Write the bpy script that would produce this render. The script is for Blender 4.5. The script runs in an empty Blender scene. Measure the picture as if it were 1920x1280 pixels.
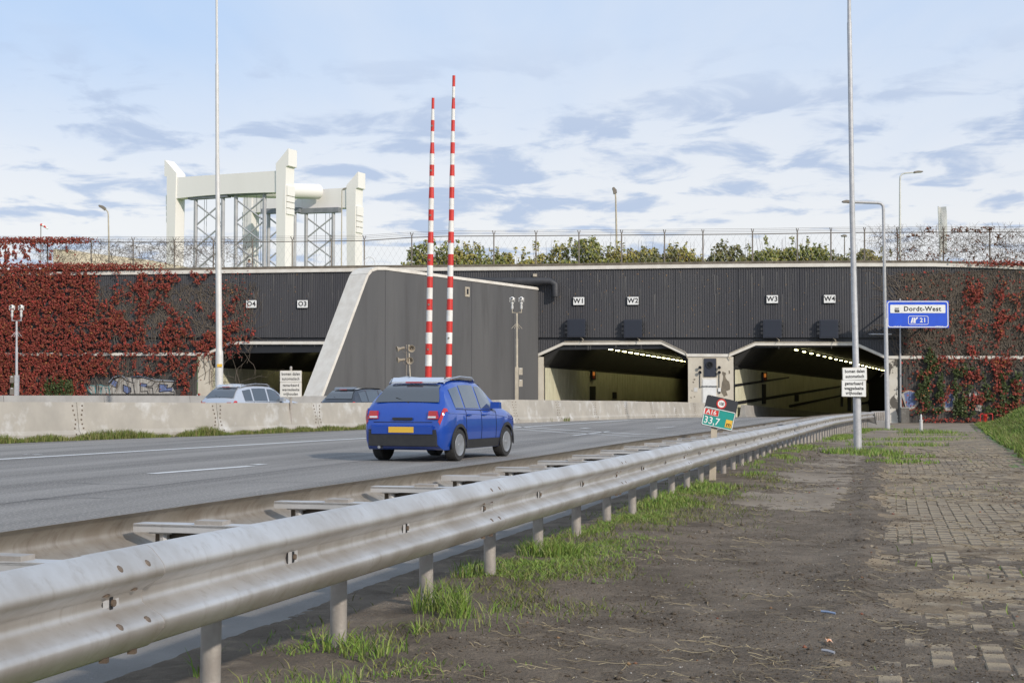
import bpy, bmesh, math, random
import numpy as np
from mathutils import Vector, Matrix
random.seed(7); rng = np.random.default_rng(7)
scn = bpy.context.scene
COL = scn.collection
R = math.radians
# ------------------------------------------------------------------ camera
CZ = 1.22; FPX = 2667.0; TH = math.atan(105/2667.0)
cam_d = bpy.data.cameras.new("camera"); cam = bpy.data.objects.new("camera", cam_d); COL.objects.link(cam)
cam_d.lens = 50.0; cam_d.sensor_width = 36.0; cam_d.clip_start = 0.05; cam_d.clip_end = 20000
cam.location = (0, 0, CZ); cam.rotation_euler = (math.pi/2+TH, 0, 0)
scn.camera = cam
# ------------------------------------------------------------------ light
SUN_EL, SUN_AZ = R(27), R(140)          # azimuth clockwise from +Y (behind the camera, to its right)
scn.view_settings.view_transform = 'Standard'; scn.view_settings.look = 'None'
scn.view_settings.gamma = 1; scn.view_settings.use_curve_mapping = False
scn.view_settings.exposure = 0.0
sd = bpy.data.lights.new("sun", 'SUN'); sd.energy = 3.3; sd.angle = R(1.6); sd.color = (1, .905, .80)
sun = bpy.data.objects.new("sun", sd); COL.objects.link(sun)
sdir = Vector((math.sin(SUN_AZ)*math.cos(SUN_EL), math.cos(SUN_AZ)*math.cos(SUN_EL), math.sin(SUN_EL)))
sun.rotation_euler = sdir.to_track_quat('Z', 'Y').to_euler(); sun.location = (0, -20, 40)
world = bpy.data.worlds.new("World"); scn.world = world; world.use_nodes = True
def build_world():
    nt = world.node_tree; N = nt.nodes; L = nt.links; N.clear()
    out = N.new('ShaderNodeOutputWorld'); mix = N.new('ShaderNodeMixShader')
    b1 = N.new('ShaderNodeBackground'); b2 = N.new('ShaderNodeBackground')
    sky = N.new('ShaderNodeTexSky'); sky.sky_type = 'NISHITA'; sky.sun_disc = False
    sky.sun_elevation = SUN_EL; sky.sun_rotation = SUN_AZ; sky.air_density = 1.0; sky.dust_density = 1.5
    b1.inputs[1].default_value = 0.15
    L.new(sky.outputs[0], b1.inputs[0])
    tc = N.new('ShaderNodeTexCoord'); sep = N.new('ShaderNodeSeparateXYZ'); L.new(tc.outputs['Generated'], sep.inputs[0])
    def m(op, a, b=None, c=None, clamp=False):
        n = N.new('ShaderNodeMath'); n.operation = op; n.use_clamp = clamp
        for i, v in enumerate((a, b, c)):
            if v is None: continue
            if isinstance(v, (int, float)): n.inputs[i].default_value = v
            else: L.new(v, n.inputs[i])
        return n.outputs[0]
    z = m('MAXIMUM', sep.outputs[2], 0.0); zz = m('ADD', z, 0.085)
    cmb = N.new('ShaderNodeCombineXYZ')
    L.new(m('DIVIDE', sep.outputs[0], zz), cmb.inputs[0]); L.new(m('DIVIDE', sep.outputs[1], zz), cmb.inputs[1])
    def noise(scale, detail, rough, off, dist=0.0, sx=1.0, sy=1.0):
        mp = N.new('ShaderNodeMapping'); mp.inputs['Location'].default_value = off; mp.inputs['Scale'].default_value = (sx, sy, 1)
        L.new(cmb.outputs[0], mp.inputs[0])
        n = N.new('ShaderNodeTexNoise'); n.inputs['Scale'].default_value = scale; n.inputs['Detail'].default_value = detail
        n.inputs['Roughness'].default_value = rough; n.inputs['Distortion'].default_value = dist
        L.new(mp.outputs[0], n.inputs['Vector']); return n.outputs['Fac']
    def ramp(v, a, b, smooth=True):
        n = N.new('ShaderNodeMapRange'); n.interpolation_type = 'SMOOTHSTEP' if smooth else 'LINEAR'
        n.inputs[1].default_value = a; n.inputs[2].default_value = b; L.new(v, n.inputs[0]); return n.outputs[0]
    # bluish undersides of the cloud patches
    n1 = noise(4.0, 8, .56, (3.1, 5.3, 0), .35, 1.0, .85)
    n2 = noise(.42, 3, .5, (8.0, 1.0, 0), 0, 1, 1)
    patch = ramp(m('ADD', m('MULTIPLY', n1, .80), m('MULTIPLY', n2, .28)), .520, .640)
    patch = m('MULTIPLY', patch, m('SUBTRACT', 1.0, ramp(sep.outputs[2], .175, .26)))
    hor = m('SUBTRACT', 1.0, ramp(sep.outputs[2], .02, .13))
    patch = m('MULTIPLY', patch, .95)
    # thin high veil: white low down, thinning to blue upwards
    n3 = noise(.45, 6, .6, (1.5, 9.7, 0), .3, 1.0, .35)
    veil_hi = ramp(sep.outputs[2], .10, .27)
    thin = m('MULTIPLY', veil_hi, ramp(n3, .30, .68))
    thin = m('ADD', m('MULTIPLY', thin, .60), m('MULTIPLY', veil_hi, .42), None, True)
    def mixc(f, c1, c2):
        n = N.new('ShaderNodeMix'); n.data_type = 'RGBA'
        if isinstance(f, float): n.inputs[0].default_value = f
        else: L.new(f, n.inputs[0])
        for s, c in ((6, c1), (7, c2)):
            if isinstance(c, tuple): n.inputs[s].default_value = c
            else: L.new(c, n.inputs[s])
        return n.outputs[2]
    c = mixc(ramp(sep.outputs[2], .02, .12), (.80, .845, .92, 1), (.90, .905, .925, 1))
    c = mixc(thin, c, (.47, .66, .96, 1))
    c = mixc(patch, c, (.49, .585, .78, 1))
    L.new(c, b2.inputs[0]); b2.inputs[1].default_value = 1.0
    mix.inputs[0].default_value = .90
    L.new(b1.outputs[0], mix.inputs[1]); L.new(b2.outputs[0], mix.inputs[2]); L.new(mix.outputs[0], out.inputs[0])
build_world()

# ------------------------------------------------------------------ projection helpers (photo pixel -> place)
def ray(px, py):
    u = (px-960)/FPX; v = (640-py)/FPX
    return Vector((u, math.cos(TH)-v*math.sin(TH), math.sin(TH)+v*math.cos(TH)))
CAMP = Vector((0, 0, CZ))
def P(px, py, d):
    r = ray(px, py); return CAMP + r*(d/r.y)
def RP(px, py, p0, n):
    r = ray(px, py); return CAMP + r*((Vector(p0)-CAMP).dot(n)/r.dot(n))
def proj(x, y, z):
    dz = z-CZ; f = y*math.cos(TH)+dz*math.sin(TH); up = -y*math.sin(TH)+dz*math.cos(TH)
    return 960+FPX*x/f, 640-FPX*up/f

# ------------------------------------------------------------------ noise in numpy
def vnoise(x, y, seed=0):
    xi = np.floor(x).astype(np.int64); yi = np.floor(y).astype(np.int64); fx = x-xi; fy = y-yi
    fx = fx*fx*(3-2*fx); fy = fy*fy*(3-2*fy)
    def h(a, b):
        n = (a*374761393 + b*668265263 + seed*974634777) & 0x7fffffff
        n = ((n ^ (n >> 13))*1274126177) & 0x7fffffff
        return ((n ^ (n >> 16)) & 0xffff)/65535.0
    return (h(xi, yi)*(1-fx)+h(xi+1, yi)*fx)*(1-fy)+(h(xi, yi+1)*(1-fx)+h(xi+1, yi+1)*fx)*fy
def fbm(x, y, o=4, seed=0):
    s = 0; a = .5; t = 0
    for i in range(o):
        s = s+a*vnoise(x*2**i+i*17.3, y*2**i-i*9.1, seed+i); t += a; a *= .5
    return s/t

# ------------------------------------------------------------------ materials
MATS = {}
def mat(name, c1, c2=None, scale=2.0, rough=.7, metal=0.0, bump=0.0, bscale=None, c3=None, s3=None, t3=(.55, .7), stretch=(1, 1, 1), detail=5, mid=(.35, .65), emit=None, spec=.5, coat=0, island=None, rotz=0):
    if name in MATS: return MATS[name]
    m = bpy.data.materials.new(name); MATS[name] = m; m.use_nodes = True
    nt = m.node_tree; N = nt.nodes; L = nt.links; b = N['Principled BSDF']
    b.inputs['Roughness'].default_value = rough; b.inputs['Metallic'].default_value = metal
    b.inputs['Specular IOR Level'].default_value = spec; b.inputs['Coat Weight'].default_value = coat
    b.inputs['Coat Roughness'].default_value = .05
    c1 = tuple(c1)+(1,) if len(c1) == 3 else c1
    b.inputs['Base Color'].default_value = c1
    m.diffuse_color = c1
    tc = N.new('ShaderNodeTexCoord'); mp = N.new('ShaderNodeMapping'); mp.inputs['Scale'].default_value = stretch
    if rotz:
        m0_ = N.new('ShaderNodeMapping'); m0_.inputs['Rotation'].default_value = (0, 0, rotz); L.new(tc.outputs['Object'], m0_.inputs[0]); L.new(m0_.outputs[0], mp.inputs[0])
    else: L.new(tc.outputs['Object'], mp.inputs[0])
    def nz(s, d=detail, r=.6, fine=False):
        n = N.new('ShaderNodeTexNoise'); n.inputs['Scale'].default_value = s; n.inputs['Detail'].default_value = d
        n.inputs['Roughness'].default_value = r; L.new((tc.outputs['Object'] if (fine and rotz) else mp.outputs[0]), n.inputs['Vector']); return n.outputs['Fac']
    def rmp(v, a, bb):
        n = N.new('ShaderNodeMapRange'); n.inputs[1].default_value = a; n.inputs[2].default_value = bb
        L.new(v, n.inputs[0]); return n.outputs[0]
    col = None
    def mixc(f, a, c):
        n = N.new('ShaderNodeMix'); n.data_type = 'RGBA'; L.new(f, n.inputs[0])
        if isinstance(a, tuple): n.inputs[6].default_value = a
        else: L.new(a, n.inputs[6])
        n.inputs[7].default_value = tuple(c)+(1,); return n.outputs[2]
    if island:
        g = N.new('ShaderNodeNewGeometry'); cr = N.new('ShaderNodeValToRGB'); L.new(g.outputs['Random Per Island'], cr.inputs[0])
        e = cr.color_ramp.elements
        while len(e) < len(island): e.new(.5)
        for i, cc in enumerate(island): e[i].position = i/(len(island)-1); e[i].color = tuple(cc)+(1,)
        col = cr.outputs[0]
        if c2: col = mixc(rmp(nz(scale), *mid), col, c2)
    elif c2:
        col = mixc(rmp(nz(scale), *mid), c1, c2)
    if c3:
        col = mixc(rmp(nz(s3 or scale*5, fine=True), *t3), col if col is not None else c1, c3)
    if col is not None: L.new(col, b.inputs['Base Color'])
    if bump:
        bp = N.new('ShaderNodeBump'); bp.inputs['Strength'].default_value = min(1, bump); bp.inputs['Distance'].default_value = .02 if bump <= 1 else .05
        L.new(nz(bscale or scale*6, 6, .65, True), bp.inputs['Height']); L.new(bp.outputs[0], b.inputs['Normal'])
    if emit:
        b.inputs['Emission Color'].default_value = tuple(emit[:3])+(1,); b.inputs['Emission Strength'].default_value = emit[3]
    return m
M_asphalt = mat('asphalt', (.150, .142, .132), (.245, .232, .215), 1.0, .92, bump=.6, bscale=45, c3=(.46, .43, .38), s3=30, t3=(.50, .72), spec=.3, stretch=(1, .05, 1), rotz=R(15), detail=6, mid=(.38, .60))
M_asphalt2 = mat('asphalt_shoulder', (.19, .178, .162), (.24, .225, .205), 1.3, .9, bump=.5, bscale=80, c3=(.24, .23, .22), s3=60, t3=(.58, .72), spec=.3)
M_ground = mat('ground_soil', (.12, .10, .08), (.16, .14, .11), .7, .95, bump=.5, bscale=20)
M_paint = mat('road_paint', (.70, .70, .68), (.55, .55, .53), 6, .7, c3=(.3, .3, .3), s3=30, t3=(.6, .75))
M_mud = mat('mud', (.140, .112, .084), (.245, .200, .152), 1.6, .95, bump=1.6, bscale=38, c3=(.33, .27, .195), s3=6, t3=(.54, .80), spec=.15, detail=9)
M_dust = mat('brick_dust', (.30, .232, .152), (.150, .116, .082), 1.3, .95, bump=.8, bscale=40, c3=(.40, .34, .25), s3=4, t3=(.52, .75), spec=.1, detail=8, mid=(.42, .62))
M_mudpave = mat('dusty_concrete', (.29, .24, .182), (.175, .14, .102), 1.1, .92, bump=.7, bscale=30, c3=(.27, .245, .21), s3=9, t3=(.55, .8), spec=.2, detail=8, stretch=(1, .5, 1))
M_brick = mat('paving_brick', (.2, .17, .13), (.175, .145, .112), 1.9, .9, bump=.8, bscale=45, island=[(.35, .275, .18), (.26, .205, .137), (.41, .33, .22), (.30, .235, .155), (.21, .165, .112)], mid=(.40, .62), spec=.2)
M_steel = mat('galvanised_steel', (.56, .56, .56), (.45, .445, .43), 2.5, .50, .25, bump=.12, bscale=30, c3=(.33, .28, .22), s3=5, t3=(.58, .85), stretch=(1, 1, .3), spec=.4)
M_steel2 = mat('weathered_steel_beam', (.66, .645, .62), (.49, .455, .41), 3.0, .42, .65, bump=.05, bscale=30, c3=(.36, .31, .25), s3=26, t3=(.54, 1.0), stretch=(1, 1, .12), spec=.45)
M_steelin = mat('shaded_dirty_steel', (.34, .30, .25), (.44, .41, .365), 4, .5, .5, bump=.1, c3=(.22, .18, .14), s3=22, t3=(.48, .9), stretch=(1, 1, .15))  # brown streaks; base darkened to put the back beam's inner shade into colour
M_post = mat('galvanised_post', (.40, .37, .33), (.31, .28, .25), 8, .62, .25, bump=.2, bscale=60)
M_bolt = mat('rusty_bolt', (.20, .155, .115), (.12, .09, .07), 20, .7, .4)
M_concrete = mat('barrier_concrete', (.415, .385, .33), (.335, .312, .27), .9, .88, bump=.25, bscale=60, c3=(.52, .51, .48), s3=1.5, t3=(.53, .70), detail=7)
M_concrete2 = mat('barrier_concrete_grey', (.36, .35, .33), (.30, .29, .27), 1.2, .88, bump=.25, bscale=60)
M_joint = mat('joint_dark', (.06, .055, .05), rough=.9)
M_clad = mat('dark_cladding', (.050, .050, .056), (.072, .071, .074), .30, .72, bump=.1, c3=(.098, .094, .088), s3=2.6, t3=(.60, .85), stretch=(1, 1, .10), detail=8)
M_cladr = mat('wing_wall_grey', (.080, .080, .081), (.108, .107, .105), .35, .8, bump=.1, c3=(.072, .070, .069), s3=1.3, t3=(.50, .75), stretch=(1, 1, .12), detail=8)
M_wood = mat('dark_lower_wall', (.045, .042, .040), (.085, .078, .070), 2.2, .85, bump=.4, c3=(.13, .12, .105), s3=3, t3=(.6, .8), stretch=(1.4, 1.4, .18))
M_white = mat('white_coping', (.70, .67, .60), (.60, .56, .49), 1.5, .8, bump=.2, c3=(.30, .26, .2), s3=4, t3=(.66, .78), detail=8)
M_peel = mat('peeling_paint', (.60, .55, .45), (.52, .47, .38), 1.2, .85, bump=.3, c3=(.22, .19, .15), s3=1.1, t3=(.68, .70), detail=7, stretch=(1, 1, .7))
M_peel2 = mat('peeling_paint_heavy', (.62, .59, .52), (.52, .48, .40), 1.2, .85, bump=.3, c3=(.10, .09, .075), s3=1.3, t3=(.52, .53), detail=7, stretch=(1, 1, .5))
M_panel = mat('tunnel_panel', (.70, .68, .50), (.58, .56, .40), .8, .6, bump=.05)
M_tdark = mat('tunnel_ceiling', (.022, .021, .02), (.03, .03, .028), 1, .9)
M_black = mat('black_metal', (.016, .017, .02), rough=.5)
M_navy = mat('dark_blue_housing', (.022, .027, .042), (.03, .034, .048), 3, .55)
M_lamp = mat('lamp_glow', (1, .95, .75), emit=(1, .92, .45, 15))
M_redlamp = mat('exit_lamp', (.6, .2, .05), emit=(1, .30, .05, .3))
M_signw = mat('sign_white', (.78, .78, .75), (.70, .70, .67), 4, .5)
M_dirtw = mat('sign_cream', (.60, .58, .52), (.68, .66, .61), 2, .55)
M_ink = mat('sign_black', (.012, .012, .013), rough=.5)
M_blue = mat('sign_blue', (.005, .075, .60), (.006, .065, .52), 2, .45)
M_teal = mat('sign_green', (.006, .29, .245), (.008, .26, .22), 8, .45)
M_red = mat('signal_red', (.60, .030, .022), (.5, .03, .02), 5, .5)
M_boomw = mat('boom_white', (.78, .76, .72), (.68, .66, .60), 3, .5)
M_yellow = mat('sign_yellow', (.72, .44, .05), rough=.5)
M_pole = mat('grey_pole', (.50, .50, .50), (.40, .40, .41), 8, .55, .2, bump=.15, bscale=50, c3=(.57, .57, .58), s3=40)
M_polew = mat('pale_pole', (.62, .61, .58), (.55, .54, .50), 3, .55, .1)
M_tan = mat('tan_metal', (.50, .44, .34), (.40, .35, .27), 5, .6, .1)
M_taupe = mat('taupe_box', (.21, .18, .15), (.17, .15, .125), 6, .6)
M_cream = mat('bridge_cream', (.79, .76, .72), (.75, .72, .68), .12, .75, c3=(.58, .52, .42), s3=.6, t3=(.62, .85), stretch=(1, 1, .15))
M_bsteel = mat('bridge_steel', (.42, .42, .43), (.34, .34, .36), .5, .6, .1)
M_bdark = mat('bridge_steel_dark', (.17, .18, .20), (.22, .23, .25), .5, .6)
M_beige = mat('beige_building', (.62, .54, .40), (.56, .48, .36), .5, .85)
M_leafr = mat('creeper_leaf', (.2, .03, .02), island=[(.09, .024, .019), (.20, .042, .032), (.26, .062, .045), (.13, .033, .025), (.30, .075, .052), (.17, .050, .037), (.40, .050, .042), (.12, .062, .032), (.22, .040, .033), (.30, .13, .045)], rough=.75, spec=.2)
M_leafg = mat('ivy_leaf', (.05, .09, .02), island=[(.025, .040, .013), (.050, .070, .020), (.075, .095, .028), (.035, .052, .017)], rough=.6, spec=.3)
M_twig = mat('twig', (.10, .08, .06), (.16, .13, .10), 3, .9)
M_bush = mat('bush_leaf', (.1, .12, .03), island=[(.16, .19, .05), (.22, .24, .07), (.29, .28, .09), (.12, .15, .04), (.33, .27, .08)], rough=.75, spec=.2)
M_bush2 = mat('bush_leaf_olive', (.1, .12, .03), island=[(.13, .15, .05), (.18, .18, .07), (.22, .20, .08), (.10, .12, .04), (.26, .20, .09)], rough=.75, spec=.2)
M_bush3 = mat('bush_leaf_yellow', (.1, .12, .03), island=[(.24, .24, .06), (.31, .29, .08), (.38, .31, .09), (.17, .19, .05), (.42, .30, .08)], rough=.75, spec=.2)
M_bark = mat('bark', (.08, .06, .045), (.12, .09, .07), 8, .9)
M_grass = mat('grass_blade', (.1, .2, .02), island=[(.12, .215, .032), (.19, .29, .05), (.08, .155, .024), (.26, .28, .085), (.14, .245, .036), (.28, .26, .12)], rough=.6, spec=.25)
M_grassd = mat('dry_grass_blade', (.1, .12, .03), island=[(.10, .13, .03), (.17, .19, .05), (.24, .21, .10), (.08, .12, .025), (.15, .20, .04)], rough=.7, spec=.2)
M_turf = mat('turf', (.085, .15, .022), (.12, .20, .035), 3, .9, bump=.6)
M_straw = mat('straw', (.3, .24, .13), island=[(.30, .24, .13), (.22, .17, .10), (.38, .31, .18), (.14, .11, .07)], rough=.85)
M_carblue = mat('car_paint_blue', (.008, .060, .36), (.009, .066, .39), 3, .28, .25, coat=1)
M_carsilver = mat('car_paint_silver', (.55, .57, .60), rough=.3, metal=.5, coat=1)
M_cardark = mat('car_paint_dark', (.035, .04, .05), rough=.3, metal=.3, coat=1)
M_carroof = mat('car_roof_silver', (.62, .66, .72), rough=.25, metal=.55, coat=1)
M_glass = mat('car_glass', (.045, .055, .065), rough=.04, spec=1.0, coat=1)
M_tyre = mat('tyre_rubber', (.02, .02, .02), (.035, .034, .032), 20, .85)
M_rim = mat('wheel_rim', (.50, .51, .53), (.4, .41, .42), 10, .35, .7)
M_plastic = mat('black_plastic', (.022, .022, .024), (.03, .03, .03), 10, .6)
M_taill = mat('tail_lamp', (.42, .012, .012), rough=.15, coat=1)
M_headl = mat('head_lamp', (.7, .72, .75), rough=.1, coat=1)

# ------------------------------------------------------------------ mesh builder
class MB:
    def __init__(s): s.v = []; s.f = []; s.mi = []; s.cur = 0
    def add(s, vs, fs):
        o = len(s.v); s.v += [tuple(v) for v in vs]; s.f += [tuple(i+o for i in f) for f in fs]; s.mi += [s.cur]*len(fs); return s
    def box(s, c, d, fr=None):
        c = Vector(c); x, y, z = (fr if fr else (Vector((1, 0, 0)), Vector((0, 1, 0)), Vector((0, 0, 1))))
        vs = [c+x*(a*d[0]/2)+y*(b*d[1]/2)+z*(e*d[2]/2) for e in (-1, 1) for b in (-1, 1) for a in (-1, 1)]
        return s.add(vs, [(0, 2, 3, 1), (4, 5, 7, 6), (0, 1, 5, 4), (2, 6, 7, 3), (0, 4, 6, 2), (1, 3, 7, 5)])
    def prism(s, poly, ext):
        n = len(poly); ext = Vector(ext); vs = [Vector(p) for p in poly]+[Vector(p)+ext for p in poly]
        return s.add(vs, [tuple(range(n-1, -1, -1)), tuple(range(n, 2*n))]+[(i, (i+1) % n, n+(i+1) % n, n+i) for i in range(n)])
    def tube(s, pts, rad, seg=8, cap=True):
        pts = [Vector(p) for p in pts]; n = len(pts); rad = rad if hasattr(rad, '__len__') else [rad]*n
        vs = []; ref = None
        for i, p in enumerate(pts):
            t = (pts[min(i+1, n-1)]-pts[max(i-1, 0)]).normalized()
            if ref is None:
                ref = Vector((0, 0, 1)) if abs(t.z) < .9 else Vector((1, 0, 0))
            a = t.cross(ref).normalized(); b = t.cross(a).normalized(); ref = -b if False else ref
            for k in range(seg):
                an = 2*math.pi*k/seg; vs.append(p+(a*math.cos(an)+b*math.sin(an))*rad[i])
        fs = [(i*seg+k, i*seg+(k+1) % seg, (i+1)*seg+(k+1) % seg, (i+1)*seg+k) for i in range(n-1) for k in range(seg)]
        if cap: fs += [tuple(range(seg-1, -1, -1)), tuple(range((n-1)*seg, n*seg))]
        return s.add(vs, fs)
    def lathe(s, c, axis, prof, seg=16):
        c = Vector(c); ax = Vector(axis).normalized(); ref = Vector((0, 0, 1)) if abs(ax.z) < .9 else Vector((1, 0, 0))
        a = ax.cross(ref).normalized(); b = ax.cross(a).normalized(); vs = []
        for (h, r) in prof:
            for k in range(seg):
                an = 2*math.pi*k/seg; vs.append(c+ax*h+(a*math.cos(an)+b*math.sin(an))*max(r, 1e-4))
        n = len(prof)
        fs = [(i*seg+k, i*seg+(k+1) % seg, (i+1)*seg+(k+1) % seg, (i+1)*seg+k) for i in range(n-1) for k in range(seg)]
        fs += [tuple(range(seg-1, -1, -1)), tuple(range((n-1)*seg, n*seg))]
        return s.add(vs, fs)
    def ball(s, c, r, seg=10):
        pr = [(-r*math.cos(math.pi*i/6), r*math.sin(math.pi*i/6)) for i in range(7)]
        return s.lathe(c, (0, 0, 1), pr, seg)
    def mesh(s, name, mats, smooth=False):
        me = bpy.data.meshes.new(name); me.from_pydata(s.v, [], s.f)
        for m in (mats if isinstance(mats, (list, tuple)) else [mats]): me.materials.append(m)
        if isinstance(mats, (list, tuple)) and len(mats) > 1: me.polygons.foreach_set('material_index', s.mi)
        bm = bmesh.new(); bm.from_mesh(me); bmesh.ops.recalc_face_normals(bm, faces=bm.faces)
        if smooth:
            for f in bm.faces: f.smooth = True
            for e in bm.edges:
                if len(e.link_faces) == 2 and e.calc_face_angle(0) > R(38): e.smooth = False
        bm.to_mesh(me); bm.free(); me.update(); return me
    def build(s, name, mats, parent=None, smooth=False, **tags):
        o = bpy.data.objects.new(name, s.mesh(name, mats, smooth)); link(o, parent)
        for k, v in tags.items(): o[k] = v
        return o
def link(o, parent=None):
    COL.objects.link(o)
    if parent is not None:
        o.parent = parent
        M = Matrix.Identity(4); q = parent
        ch = []
        while q is not None: ch.append(q); q = q.parent
        for q in reversed(ch):
            M = M @ q.matrix_parent_inverse @ Matrix.LocRotScale(q.location, q.rotation_euler, q.scale)
        o.matrix_parent_inverse = M.inverted()
def thing(name, label, cat, loc=(0, 0, 0), group=None):
    o = bpy.data.objects.new(name, None); o.location = loc; o.empty_display_size = .3; COL.objects.link(o)
    o['label'] = label; o['category'] = cat
    if group: o['group'] = group
    return o
def tag(o, label, cat, group=None):
    o['label'] = label; o['category'] = cat
    if group: o['group'] = group
    return o
def np_mesh(name, V, F, mats, parent=None, smooth=False, **tags):
    me = bpy.data.meshes.new(name); V = np.asarray(V, dtype=np.float32); F = np.asarray(F, dtype=np.int32)
    nv, nf, k = len(V), len(F), F.shape[1]
    me.vertices.add(nv); me.vertices.foreach_set('co', V.ravel())
    me.loops.add(nf*k); me.loops.foreach_set('vertex_index', F.ravel())
    me.polygons.add(nf); me.polygons.foreach_set('loop_start', np.arange(nf, dtype=np.int32)*k)
    me.update(calc_edges=True)
    if smooth: me.polygons.foreach_set('use_smooth', np.ones(nf, dtype=bool))
    me.materials.append(mats); o = bpy.data.objects.new(name, me); link(o, parent)
    for a, b in tags.items(): o[a] = b
    return o
def text(body, pos, size, mt, parent, right=(1, 0, 0), up=(0, 0, 1), align='CENTER', ext=.004, sx=1.0, name='lettering', bold=0.0, sp=1.0):
    c = bpy.data.curves.new(name, 'FONT'); c.body = body; c.size = size; c.align_x = align; c.align_y = 'CENTER'
    c.extrude = ext; c.offset = bold; c.space_character = sp; c.materials.append(mt); c.resolution_u = 3
    o = bpy.data.objects.new(name, c)
    r = Vector(right).normalized(); u = Vector(up).normalized(); n = r.cross(u)
    m3 = Matrix((r, u, n)).transposed(); o.location = pos; o.rotation_euler = m3.to_euler(); o.scale = (sx, 1, 1)
    me = bpy.data.meshes.new_from_object(o); mo = bpy.data.objects.new(name, me); mo.location = o.location; mo.rotation_euler = o.rotation_euler; mo.scale = o.scale
    bpy.data.objects.remove(o); bpy.data.curves.remove(c); link(mo, parent); return mo
def roundrect(w, h, r, n=4):
    out = []
    for cx, cy, a0 in ((w/2-r, h/2-r, 0), (-w/2+r, h/2-r, 90), (-w/2+r, -h/2+r, 180), (w/2-r, -h/2+r, 270)):
        for i in range(n+1):
            a = R(a0+90*i/n); out.append((cx+r*math.cos(a), cy+r*math.sin(a)))
    return out
def plate(c, w, h, r, t, right, up, name, mt, parent, off=(0, 0)):
    right = Vector(right).normalized(); up = Vector(up).normalized(); n = right.cross(up); c = Vector(c)+right*off[0]+up*off[1]
    b = MB(); b.prism([c+right*a+up*q for a, q in roundrect(w, h, r)], n*t); return b.build(name, mt, parent)

# ------------------------------------------------------------------ ground shape
def itp(y, xs, ys): return np.interp(y, xs, ys)
def railx(y): return -2.348+.267*y+3.1e-6*np.maximum(y, 0)**3
def Rz(y): return itp(y, [33, 43, 48, 75, 105, 112], [0, -.14, -.19, -.37, -.60, -.62])
def Lz(y): return itp(y, [73, 83, 88, 93, 97.5, 104, 112, 160, 230], [0, -.02, -.05, -.09, -.13, -.2, -.3, -1.4, -3.0])
def sms(t): t = np.clip(t, 0, 1); return t*t*(3-2*t)
def bank(x, y):
    toe = 9.45+.31*(y-26)+.25*np.sin(y*.35)
    d = (x-toe)*.955
    end = 1-sms((y-76)/10.0)
    return (.95*sms(d/2.6)+.12*np.clip(d-1.5, 0, 8)*.5)*end*(d > 0)
def G(x, y):
    x = np.asarray(x, float); y = np.asarray(y, float)
    s = (x-(railx(np.minimum(y, 110))))
    t = sms((s+6)/5.5)
    inside = sms((y-100)/8)
    return Lz(y)*(1-t)+(Rz(y)*(1-inside)+np.minimum(Rz(y), Lz(y)-.28*(y<140))*inside)*t + bank(x, y)
def Gz(x, y): return float(G(x, y))
def onG(px, py, y0=3, y1=110):
    r = ray(px, py); lo, hi = y0, y1
    for _ in range(40):
        mid = (lo+hi)/2; p = CAMP+r*(mid/r.y)
        if p.z > Gz(p.x, p.y): lo = mid
        else: hi = mid
    return CAMP+r*(lo/r.y)
def grid(xs, ys, zf, keep=None):
    X, Y = np.meshgrid(xs, ys); Z = zf(X, Y); V = np.stack([X, Y, Z], -1).reshape(-1, 3)
    nx, ny = len(xs), len(ys); i = np.arange(ny-1)[:, None]*nx+np.arange(nx-1)[None]
    F = np.stack([i, i+1, i+1+nx, i+nx], -1).reshape(-1, 4); return V, F
def sgrid(sf, ss, ys, zf):
    """grid in (s, y): x = sf(y)+s"""
    S, Y = np.meshgrid(ss, ys); X = sf(Y)+S; Z = zf(X, Y); V = np.stack([X, Y, Z], -1).reshape(-1, 3)
    nx, ny = len(ss), len(ys); i = np.arange(ny-1)[:, None]*nx+np.arange(nx-1)[None]
    return V, np.stack([i, i+1, i+1+nx, i+nx], -1).reshape(-1, 4)

V, F = grid(np.concatenate([np.linspace(-400, -60, 10), np.linspace(-55, 55, 111), np.linspace(60, 400, 10)]),
            np.concatenate([np.linspace(-600, -30, 12), np.linspace(-25, 99, 125)]), lambda x, y: G(x, y)-.06)
np_mesh('ground', V, F, M_ground, kind='structure', smooth=True)
# main carriageway (asphalt up to 0.65 m left of the posts) and the tunnel floor beyond
road = None
def roadz(x, y): return G(x, y)
ys = np.concatenate([np.linspace(-30, 3, 20), np.linspace(3.5, 112, 218), np.linspace(114, 232, 60)])
V, F = sgrid(lambda y: railx(np.minimum(y, 110))+.335*np.maximum(y-110, 0)-1.0, np.concatenate([np.linspace(-75, -22, 12), np.linspace(-20, 0, 21)]), ys, lambda x, y: G(x, y))
road = np_mesh('road', V, F, M_asphalt, smooth=True, kind='structure')

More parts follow.
